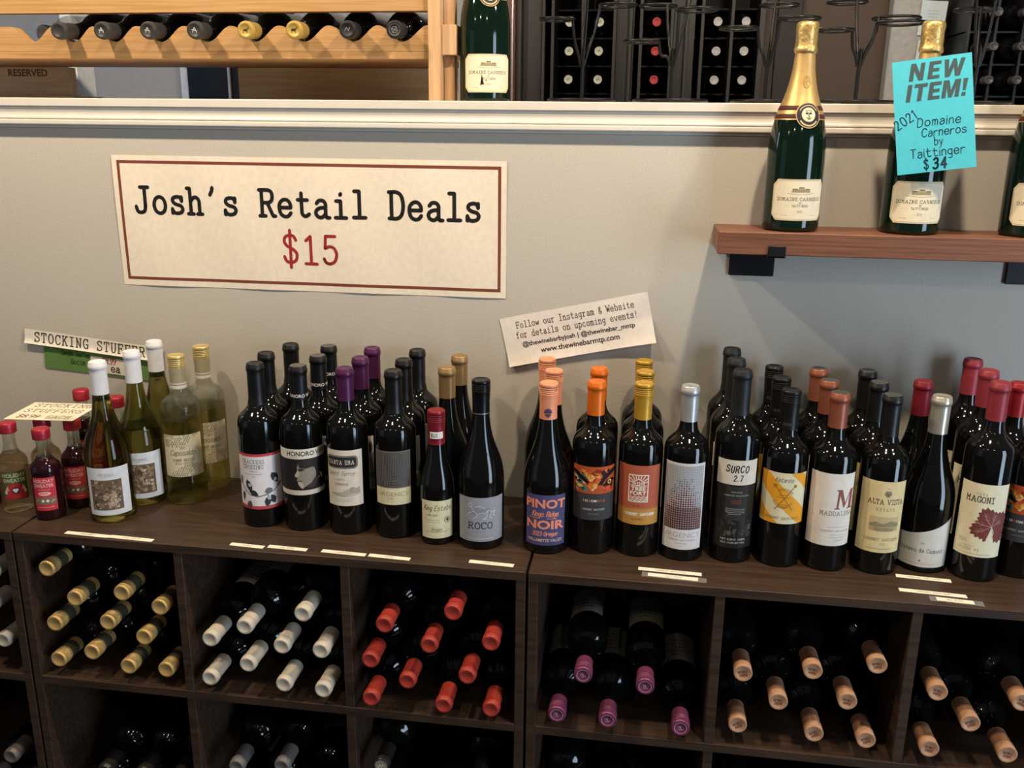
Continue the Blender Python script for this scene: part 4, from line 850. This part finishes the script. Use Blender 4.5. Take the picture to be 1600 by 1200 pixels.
# ------------------------------------------------------------------ price strips on the cabinet fronts
STR = [(-.828, -.301, -.742, -.308, 'CHARDONNAY'), (-.742, -.303, -.659, -.310, 'PINOT GRIGIO'), (-.520, -.296, -.458, -.303, 'SHIRAZ'), (-.452, -.294, -.381, -.300, 'RED BLEND'), (-.355, -.295, -.276, -.302, 'CARMENERE'),
       (-.271, -.297, -.198, -.305, 'MALBEC'), (-.098, -.291, -.022, -.299, 'PINOT NOIR'), (.184, -.269, .287, -.279, 'CABERNET SAUVIGNON'), (.200, -.287, .280, -.298, 'CALIFORNIA'),
       (.604, -.223, .688, -.235, 'CABERNET SAUVIGNON'), (.597, -.272, .697, -.285, 'CABERNET SAUVIGNON'), (.648, -.294, .702, -.303, 'RED BLEND')]
SL = ['left of two below the white wines', 'right of two below the white wines', 'below the leafy branch label bottle', 'below the face portrait bottle', 'below the cream plaque label bottle', 'below the grey grid label bottle', 'below the silver grey label bottle', 'longer strip before the silver-capsuled bottle', 'shorter taped strip below the silver-capsuled bottle', 'closest to the slanted label bottle', 'middle one of three at the right', 'taped lowest of three at the right']
TAPE = mat('clear_tape', (.55, .53, .48), .15, trans=.7, var=.02)
for (x0, y0, x1, y1, tx), lb in zip(STR, SL):
    ln = math.hypot(x1-x0, y1-y0); rz = math.atan2(y1-y0, x1-x0) * .5
    t = thing('price_strip', 'small white printed price strip, ' + lb, 'price strip', ((x0+x1)/2, (y0+y1)/2 + .001, .0003), rz, 'price strips along the cabinet tops')
    q = MB(); q.box(-ln/2, ln/2, -.0055, .0055, 0, .0006, paper('efe7cf')); q.obj('paper', t)
    a = Art(); a.text(tx, 0, -2, 4.2, ink('8d877a'), 1, 'tw', adv=.68, sx=min(1, ln*1000/(len(tx)*4.2*.72)), wt=.9); obj('lettering', a.mesh('lettering', mp=lambda u, v, l: (u, v, .0007)), t)
    if 'taped' in lb:
        q = MB(); q.box(-ln/2-.010, ln/2+.014, -.0080, .0080, -.0002, -.0001, TAPE, .00002); o = q.obj('tape', t); o['label'] = 'clear tape'

# ------------------------------------------------------------------ signs on the wall
def sheet(W, H, m, th=.0003, bow=0, curl=(0, 0), n=24, edge=None):
    """paper W x H mm centred, front at -y, slightly wavy; returns builder and mapping"""
    def mp(x, y, l=0): return (x, -(.0006 + bow*(1 + math.sin(x*31 + y*17))*.5 + curl[0]*max(0, x/(W*.0005))**3*max(0, -y/(H*.0005)) + curl[1]*max(0, -y/(H*.0005))**3) - l*.00030, y)
    q = MB(); nx, ny = n, max(6, int(n*H/W)); P = [[(-W/2 + W*i/nx)*.001 for i in range(nx+1)], [(-H/2 + H*j/ny)*.001 for j in range(ny+1)]]
    q.grid([[mp(x, y) for x in P[0]] for y in P[1]], m, False); q.grid([[Vector(mp(x, y)) + Vector((0, th, 0)) for x in P[0][::-1]] for y in P[1]], m, False)
    per = [(x, P[1][0]) for x in P[0]] + [(P[0][-1], y) for y in P[1][1:]] + [(x, P[1][-1]) for x in P[0][-2::-1]] + [(P[0][0], y) for y in P[1][-2:0:-1]]
    for (xa, ya), (xb, yb) in zip(per, per[1:] + per[:1]):
        A, B_ = Vector(mp(xa, ya)), Vector(mp(xb, yb)); q.face([A, A + Vector((0, th, 0)), B_ + Vector((0, th, 0)), B_], m)
    return q, mp
def sign(name, label, W, H, x, z, rot, m, bow, curl, draw, y=0.0, tilt=0, n=60, cat='sign', rz=0):
    t = thing(name, label, cat, (x, y, z)); t.rotation_euler = (tilt, -rot, rz)
    q, mp = sheet(W, H, m, bow=bow, curl=curl, n=n); q.obj('paper', t)
    a = Art(); draw(a); obj('lettering', a.mesh('lettering', mp=lambda u, v, l: mp(u, v, l), step=.010, vst=.010), t); return t
def d_josh(a):
    r = ink('7a3f30'); a.frame(-372, -113, 372, 115, 5.5, r)
    a.text("Josh's Retail Deals", -3, 17, 48, ink('1d1a18'), 1, 'tw', adv=.75, wt=1.5, jit=.02); a.text('$15', 7, -71, 52, ink('9a2a2c'), 1, 'tw', adv=.76, wt=1.15, jit=.02)
sign('wall_sign', 'large white paper sign with thin red border and typewriter lettering, taped to the wall', 764, 249, -.4665, .5205, 0.0, paper('e8dac4'), .0016, (0, 0), d_josh)
def d_follow(a):
    k, s_ = ink('5a2f2a'), ink('33282a')
    a.text('Follow our Instagram & Website', 0, 23, 12.0, k, 1, 'tw', adv=.74, sx=.84, wt=.95); a.text('for details on upcoming events!', 0, 4, 12.0, k, 1, 'tw', adv=.74, sx=.84, wt=.95)
    a.text('@thewinebarbyjosh | @thewinebar_mntp', 0, -13, 8.4, s_, 1, bold=.018, sx=1.02); a.text('www.thewinebarmtp.com', 0, -30, 9.6, s_, 1, bold=.018, sx=1.02)
sign('wall_flyer', 'small tilted white paper flyer with four lines of print, stuck to the wall', 279, 93, .0505, .3420, math.radians(12.8), paper('e6dccf'), .0012, (.012, .006), d_follow)
def d_strip(a): a.text('STOCKING STUFFER', -8, -9, 19, ink('3f3b36'), 1, 'tw', adv=.80, wt=1.2)
sign('sign_strip', 'long white paper strip of typewriter capitals on the wall behind the white wines', 300, 29, -.9290, .2690, math.radians(-5.3), paper('e6decc'), .0008, (0, .004), d_strip, y=-.003)
def d_green(a): a.text('Single Serve', -56, 6, 11, ink('3a4a2a'), 1, 'hw', wt=1.2, jit=.05, adv=.62); a.text('Bottle', -50, -11, 11, ink('3a4a2a'), 1, 'hw', wt=1.2, jit=.05, adv=.62)
sign('sign_card', 'green card with handwriting on the wall under the paper strip', 250, 52, -.9170, .2330, math.radians(-4.4), paper('5d8144'), .0004, (0, 0), d_green, y=-.0012)
def d_price(a): a.text('$8.99', -10, 4, 13, ink('b8403c'), 1, 'hw', wt=1.2, shear=.2, adv=.66); a.text('ea', 4, -12, 15, ink('3a3632'), 1, 'tw', wt=1.4)
sign('price_card', 'small white price card overlapping the green card on the wall', 100, 33, -.8900, .2260, math.radians(-4.4), paper('d8d0c0'), .0004, (0, 0), d_price, y=-.0024)
# tent card lying on the mini bottles
t = thing('tent_card', 'white card lying flat on the red caps of the mini wine bottles', 'sign', (-.9330, -.1480, .1722), math.radians(5))
q = MB(); q.box(-.066, .066, -.053, .053, 0, .0008, paper('e6dec4')); q.obj('paper', t)
a = Art(); k = ink('6b665a'); a.text('STOCKING', 4, 26, 18, k, 1, 'tw', adv=.80, wt=.9); a.text('STUFFERS', 2, -8, 18, k, 1, 'tw', adv=.80, wt=.9); a.text('$8.99', -28, -42, 18, ink('c0604e'), 1, 'hw', wt=1, adv=.62); a.text('EACH', 30, -42, 15, k, 1, 'tw', adv=.8, wt=.8)
obj('lettering', a.mesh('lettering', mp=lambda u, v, l: (u, v, .0010)), t)
# turquoise card on the champagne
def d_item(a):
    g, k = ink('3c4a4c'), ink('16323a')
    
    BL = {'N': [(0,0),(.24,0),(.24,.58),(.54,0),(.80,0),(.80,1),(.56,1),(.56,.44),(.27,1),(0,1)], 'E': [(0,0),(.66,0),(.66,.2),(.25,.2),(.25,.4),(.60,.4),(.60,.6),(.25,.6),(.25,.8),(.66,.8),(.66,1),(0,1)],
          'W': [(.14,0),(.40,0),(.56,.55),(.70,0),(.96,0),(1.14,1),(.90,1),(.80,.42),(.65,1),(.46,1),(.30,.42),(.23,1),(-.02,1)], 'I': [(0,0),(.25,0),(.25,1),(0,1)], 'T': [(.24,0),(.49,0),(.49,.79),(.73,.79),(.73,1),(0,1),(0,.79),(.24,.79)],
          'M': [(0,0),(.23,0),(.23,.62),(.38,0),(.58,0),(.73,.62),(.73,0),(.96,0),(.96,1),(.64,1),(.48,.4),(.32,1),(0,1)], '!': [(.03,.32),(.19,.32),(.24,1),(-.02,1)]}
    for tx, us, v in (('NEW', (-35, -8, 14), 54), ('ITEM!', (-41, -31, -9, 11, 40), 23)):
        for ch, u in zip(tx, us):
            f = lambda x, y: (u + x*26 + y*26*.20, v + y*26)
            a.ngon([f(x, y) for x, y in BL[ch]], g, 1)
            if ch == '!': a.ngon([f(x, y) for x, y in [(0, 0), (.22, 0), (.22, .22), (0, .22)]], g, 1)
    a.text('2021', -38, -9, 14, k, 1, 'hw', wt=1.1, rot=.5, sx=1.1, gap=.22); a.text('Domaine', 8, -16, 13, k, 1, 'hw', wt=1.0, shear=.1, jit=.03, sx=1.35, gap=.2); a.text('Carneros', 14, -32, 12.5, k, 1, 'hw', wt=1.0, shear=.1, jit=.03, sx=1.2, gap=.18)
    a.text('by', 6, -46, 12, k, 1, 'hw', wt=1.0, gap=.2); a.text('Taittinger', 4, -63, 13.5, k, 1, 'hw', wt=1.0, jit=.03, sx=1.25, gap=.18); a.text('$', -14, -81, 14, k, 1, 'hw', wt=1.2); a.text('34', 7, -82, 16, k, 1, 'hw', wt=1.9, gap=.3, shear=.1)
def bar():
    t = sign('price_card', 'turquoise card with bold print and handwriting, propped against the champagne bottle', 116, 172, .6010, .7300, math.radians(7.6), paper('47adba', .5), .0002, (0, 0), d_item, y=-.1120, tilt=math.radians(-8))
bar()

# ------------------------------------------------------------------ floating shelf with brackets
t = thing('wall_shelf', 'thick walnut wooden wall shelf on black brackets carrying champagne', 'shelf', (.2863, 0, SH))
q = MB(); q.box(0, .85, -.1255, -.0005, -.0372, -.0004, WALNUT, .0012); q.obj('board', t)
for bx in (.031, .494):
    q = MB(); q.box(bx, bx+.078, -.006, -.0008, -.0900, -.0375, BLACKM, .002); q.box(bx+.050, bx+.078, -.1290, -.0008, -.0410, -.0375, BLACKM, .001); q.box(bx+.050, bx+.078, -.1290, -.1262, -.0410, -.0215, BLACKM, .001); q.obj('bracket', t)

# ------------------------------------------------------------------ pine wine rack on the ledge, seen over the wall
LG = .7475
rk = thing('wine_rack', 'honey pine wine rack with scalloped rail on the ledge, top left', 'wine rack', (0, 0, 0))
SCX = [-1.023, -.938, -.852, -.758, -.665, -.571, -.475, -.381, -.288]
def rail(y0, y1, zb, zt, dep, name):
    P = []
    ed = [-1.35] + [(a_+b_)/2 for a_, b_ in zip(SCX, SCX[1:])] + [-.239]; ed[0] = -1.07
    up = [(-1.35, zt), (ed[0]-.004, zt)]
    for c, l, r_ in zip(SCX, ed, ed[1:]):
        n = 14
        for i in range(n+1):
            u = l+.003 + (r_-l-.006)*i/n; tt = (u-c)/((r_-l)/2-.003); up.append((u, zt - dep*max(0, (1 + math.cos(math.pi*max(-1, min(1, tt))))/2)**.8))
    up.append((-.239, zt))
    q = MB(); lo = [(u, zb) for u, _ in up]
    for yy, fl in ((y0, 1), (y1, 0)):
        for i in range(len(up)-1):
            f = [(lo[i][0], yy, zb), (lo[i+1][0], yy, zb), (up[i+1][0], yy, up[i+1][1]), (up[i][0], yy, up[i][1])]; q.face(f if fl else f[::-1], WOODO)
    for i in range(len(up)-1): q.face([(up[i][0], y0, up[i][1]), (up[i+1][0], y0, up[i+1][1]), (up[i+1][0], y1, up[i+1][1]), (up[i][0], y1, up[i][1])], WOODO)
    q.face([(-1.35, y1, zb), (-.239, y1, zb), (-.239, y0, zb), (-1.35, y0, zb)], WOODO); q.face([(-.239, y0, zb), (-.239, y1, zb), (-.239, y1, zt), (-.239, y0, zt)], WOODO)
    return q.obj(name, rk)
rail(.060, .079, .835, .880, .028, 'front_rail');
def wb(name, *a, m=WOODO): q = MB(); q.box(*a, m, .001); return q.obj(name, rk)
wb('rear_rail', -1.35, -.239, .255, .274, .8352, .8400)
wb('shelf_board', -1.35, -.239, .060, .330, .8215, .8350)
wb('upper_rail', -1.35, -.239, .060, .079, .9035, .985); wb('upper_shelf_board', -1.35, -.239, .079, .330, .968, .985, m=WOODB)
wb('post', -.2385, -.2165, .050, .080, LG, 1.25, m=WOODP); wb('side_rail', -.2165, -.1885, .062, .330, .829, .881, m=WOODP); wb('rear_post', -.2160, -.1960, .080, .105, LG, .829, m=WOODP); wb('rear_post', -.2160, -.1960, .080, .105, .881, 1.25, m=WOODP)
wb('back_panel', -.7260, -.240, .318, .330, LG, .8210, m=WOODB); wb('rear_upper_post', -.62, -.60, .331, .345, .835, .968, m=WOODP); wb('rear_upper_post', -.92, -.90, .331, .345, .835, .968, m=WOODP)
cr = thing('wooden_crate', 'plain pine crate stamped RESERVED under the wine rack at far left', 'crate', (0, 0, 0))
q = MB(); q.box(-1.55, -1.115, .300, .316, .7560, .8200, WOODB, .001); q.obj('front_board', cr); q = MB(); q.box(-1.55, -1.112, .270, .42, LG, .7600, WOODP, .001); q.obj('base_board', cr); q = MB(); q.box(-1.130, -1.114, .316, .330, .7600, .8200, WOODP, .001); q.obj('side_board', cr)
a = Art(); a.text('RESERVED', -1211, 801, 14, ink('6a4428'), 1, bold=.03, sx=1.05); obj('stamp', a.mesh('stamp', mp=lambda u, v, l: (u, .2997, v)), cr)
DKC, YEL = foil('3a3836', .2, .4), foil('b99a4e', .3, .4)
def rack_bottle(i, x, cap, label, glassy=None):
    r, h, rn, pr = shape('burg' if i < 6 else 'bord'); sh = 'burg' if i < 6 else 'bord'
    t = tag(obj('wine_bottle', None), label, 'wine bottle', 'bottles lying in the pine rack'); t.empty_display_size = .02
    obj('bottle_body', glass_mesh(sh, glassy or GLASS), t); c = obj('capsule', cap_mesh(sh, 'foil', .050, cap), t)
    a = Art()
    if i in (1, 2, 3): a.ring(0, 0, 11.2, 1.1, ink('a9a6a0')); a.stroke([(-4, -4), (0, 5), (4, -4)], 1.0, ink('c9c6c0')); a.stroke([(-5, 1), (4, -1)], .9, ink('c9c6c0'))
    elif i in (4, 5): blob(a, 0, 0, 4.4, ink('3a2a14'), 1, i, 7, .5); a.stroke([(-4, -5), (-3, 0)], 1, ink('3a2a14')); a.stroke([(3, -5), (2, 0)], 1, ink('3a2a14')); a.stroke([(3, 1), (6, 4)], 1.4, ink('3a2a14'))
    elif i == 6: a.stroke([(-5, -2), (-1, 4), (2, -2), (5, 4)], 1.2, ink('7d7a78'))
    elif i == 7: a.ring(0, 0, 10, .9, ink('8a8782')); a.ring(0, 0, 5, .9, ink('8a8782')); a.stroke([(-6, 2), (6, -2)], 1, ink('8a8782')); a.stroke([(-4, -5), (4, 5)], 1, ink('8a8782'))
    if a.p: obj('cap_print', a.mesh('cap_print', mp=lambda u, v, l: (u, v, h - .0004 + l*.0001)), c)
    # neck rests in the front scallop, body in the rear one
    up = 3.8; A = Matrix.Translation((x + .012, .015, Z0 + .8685)) @ Matrix.Rotation(math.radians(4), 4, 'Z') @ Matrix.Rotation(math.radians(90 + up), 4, 'X') @ Matrix.Translation((0, 0, -h))
    t.matrix_world = A; return t
RB = [(-.951, 'leftmost'), (-.864, 'second from the left'), (-.772, 'third from the left'), (-.680, 'fourth from the left'), (-.582, 'fifth from the left'), (-.490, 'sixth from the left'), (-.390, 'second from the right'), (-.303, 'rightmost')]
for i, (x, wh) in enumerate(RB):
    rack_bottle(i, x, YEL if i in (4, 5) else foil('1f1e20', .1, .45) if i > 5 else DKC, 'dark wine bottle with %s cap lying in the pine rack, %s' % ('yellow gold' if i in (4, 5) else 'black' if i > 5 else 'dark grey', wh))
t = rack_bottle(9, -1.043, foil('9aa4ae', .3), 'clear glass bottle lying at the far left of the pine rack', CLEAR); t.location.y += .09; t.location.z += .004

# ------------------------------------------------------------------ black wire glass stands on the ledge
WIRE = mat('black_wire', '0a0908', .35, .2)
def circ(cx, cy, cz, r, n=28): return [(cx + r*math.cos(2*math.pi*i/n), cy + r*math.sin(2*math.pi*i/n), cz) for i in range(n)]
def bzl(p0, p1, p2, p3, n=10): return [tuple((1-t)**3*a + 3*(1-t)**2*t*b_ + 3*(1-t)*t*t*c + t**3*d for a, b_, c, d in zip(p0, p1, p2, p3)) for t in [i/n for i in range(n+1)]]
def wire_stand(x, y, R, label, rings):
    t = thing('wire_glass_stand', label, 'wire stand', (x, y, LG - .0015), 0, 'black wire glass stands on the ledge')
    q = MB(); q.tube(circ(0, 0, .0085, R), .0028, WIRE, closed=True)
    for k in range(3):
        c, s_ = math.cos(2.1*k+.4), math.sin(2.1*k+.4); q.tube([(R*c, R*s_, .0085), (R*.3*c, R*.3*s_, .010), (0, 0, .012)], .0022, WIRE)
    for k in range(3): c, s_ = math.cos(2.1*k), math.sin(2.1*k); q.tube([(R*c, R*s_, .0008), (R*c, R*s_, .007)], .0035, WIRE)
    q.obj('base', t)
    q = MB(); q.tube([(0, 0, .010), (0, 0, .055), (.002, 0, .10)], .0034, WIRE); q.obj('stem', t)
    for i, (rx, ry, rz_, rr) in enumerate(rings):
        n = math.hypot(rx, ry) or 1; e = ((rx - rr*rx/n), (ry - rr*ry/n), rz_)
        q = MB(); q.tube(bzl((.003*rx/n, .003*ry/n, .07), (.012*rx/n, .012*ry/n, .11), (e[0]*.8, e[1]*.8, rz_-.05), e), .0028, WIRE); q.tube(circ(rx, ry, rz_, rr), .0028, WIRE, closed=True); q.obj('glass_holder', t)
wire_stand(.034, .150, .062, 'black wire glass stand on the ledge, right of the ledge champagne bottle', [(-.048, -.02, .150, .031), (.062, .02, .178, .034), (-.01, .06, .235, .034), (.02, -.055, .215, .03)])
wire_stand(.200, .150, .068, 'black wire glass stand on the ledge, second from the left', [(-.058, -.01, .112, .033), (.040, -.02, .165, .036), (-.03, .055, .180, .034), (.060, .04, .215, .034)])
wire_stand(.372, .150, .060, 'black wire glass stand on the ledge behind the first shelf champagne bottle', [(-.055, .0, .135, .034), (.045, -.03, .148, .036), (.02, .055, .180, .034)])
wire_stand(.533, .150, .066, 'black wire glass stand on the ledge, left of the turquoise card', [(-.050, -.012, .130, .033), (.062, -.01, .142, .040), (.065, .04, .155, .040), (-.02, .06, .185, .034)])
wire_stand(.735, .150, .062, 'black wire glass stand on the ledge, right of the turquoise card', [(-.05, -.02, .19, .034), (.05, -.01, .21, .034), (.0, .055, .17, .034)])

# ------------------------------------------------------------------ dark bottle cabinet in the back room
fc = thing('bottle_cabinet', 'tall dark bottle cabinet standing in the room behind the ledge', 'cabinet', (0, 0, -Z0))
CAB = mat('dark_brown_cabinet', '110e0c', .45, scale=12, stretch=(4, 4, .5)); CABI = mat('cabinet_back', '0b0a0a', .7)
q = MB(); q.box(-.285, .50, 1.86, 1.90, 0, 2.3, CABI); q.obj('back_panel', fc)
for x in (-.285, .485): q = MB(); q.box(x, x+.018, 1.48, 1.86, 0, 2.3, CAB, .001); q.obj('side_panel', fc)
q = MB(); q.box(-.312, -.285, 1.46, 1.52, 0, 2.3, mat('cherry_frame', '5c2f22', .35), .001); o = q.obj('door_frame', fc); o['label'] = 'cherry wood door frame'
q = MB(); q.box(-.296, -.290, 1.452, 1.46, 0, 2.3, mat('chrome_edge', 'b5b0b4', .25, .8), .0005); o = q.obj('edge_strip', fc); o['label'] = 'chrome edge strip'
for x in (-.195, -.165, -.064, .034, .085, .118, .215, .262, .310, .4015): q = MB(); q.box(x-.0055, x+.0055, 1.475, 1.84, 0, 2.3, mat('cabinet_slat', '100d0b', .5), .001); q.obj('slat', fc)
for x in (-.240, .062, .255): q = MB(); q.box(x-.034, x+.034, 1.52, 1.54, 0, 2.3, CAB, .001); q.obj('panel', fc)
for z in (.638, .7268, .8150, .9030, .9910, 1.0795): 
    q = MB(); q.box(-.267, .485, 1.60, 1.84, Z0+z-.006, Z0+z, CABI, .0005); q.obj('shelf', fc)
CABB = {}
for ci, (x, hexc, nm, cn) in enumerate([(-.113, 'b4b6a6', 'pale printed', 'first'), (-.016, 'b4b6a6', 'pale printed', 'second'), (.166, 'a02a30', 'red', 'third'), (.358, 'a9a7a6', 'silver grey', 'fourth'), (.445, 'a9a7a6', 'silver grey', 'fifth')]):
    for ri, z in enumerate((.853, .941, 1.029)):
        t = tag(obj('wine_bottle', None), 'bottle with %s cap in the back cabinet, %s column, %s' % (nm, cn, ('lowest visible', 'middle', 'uppermost')[ri]), 'wine bottle', 'bottles in the back cabinet'); t.empty_display_size = .02
        m = foil(hexc, .1, .5); obj('bottle_body', glass_mesh('bord', GLASS), t); c = obj('capsule', cap_mesh('bord', 'foil', .040, foil('131213', .1), m), t)
        if ci < 2:
            if 'cab' not in CABB:
                a = Art(); a.stroke([(-5, 2), (-2, -4), (1, 4), (4, -2)], 1.5, ink('5d6050')); CABB['cab'] = a.mesh('cap_print', mp=lambda u, v, l: (u, v, .3001))
            obj('cap_print', CABB['cab'], c)
        t.matrix_world = Matrix.Translation((x, 1.50, Z0 + z)) @ Matrix.Rotation(math.radians(90), 4, 'X') @ Matrix.Translation((0, 0, -.30))
# right: papers and dark metal rack on the tan wall
for (x, z, W, H, lb) in ((1.000, 1.035, 75, 100, 'upper pale blue paper sheet on the back column'), (.998, .930, 66, 80, 'lower pale paper sheet on the back column, behind the champagne cork')):
    sign('paper_sheet', lb, W, H, x, z, math.radians(-3), paper('c3d2dc'), .0006, (0, 0), lambda a: lines(a, 0, 20, 40, 4, 9, 2, ink('8fa4b4')), y=1.49, cat='paper')
mr = thing('bottle_rack', 'dark metal bottle rack far back at the right picture edge', 'wine rack', (0, 0, -Z0))
q = MB(); q.box(1.06, 1.30, 1.545, 1.558, 0, 2.3, CABI); q.obj('back_panel', mr)
for x in (1.066, 1.14, 1.215, 1.285): q = MB(); q.box(x-.004, x+.004, 1.34, 1.545, 0, 2.3, mat('rack_metal', '1a1a1d', .5, .0), .0005); q.obj('upright', mr)
for z in (.76, .85, .94, 1.03): q = MB(); q.box(1.062, 1.289, 1.36, 1.545, Z0+z-.05, Z0+z-.044, mat('rack_metal', '1a1a1d'), .0005); q.obj('shelf', mr)
for ci, x in enumerate((1.103, 1.1775, 1.250)):
    for ri, z in enumerate((.76, .85, .94, 1.03)):
        t = tag(obj('wine_bottle', None), 'dark bottle in the far metal rack, %s column, %s shelf' % (('left', 'middle', 'right')[ci], ('lowest', 'second lowest', 'second highest', 'highest')[ri]), 'wine bottle', 'bottles in the far metal rack'); t.empty_display_size = .02
        obj('bottle_body', glass_mesh('bord', GLASS), t); obj('capsule', cap_mesh('bord', 'foil', .045, foil('4c4b50', .2)), t)
        t.matrix_world = Matrix.Translation((x, 1.215, Z0 + z - .006)) @ Matrix.Rotation(math.radians(90), 4, 'X') @ Matrix.Translation((0, 0, -.30)); t.scale = (.82, .82, .98)
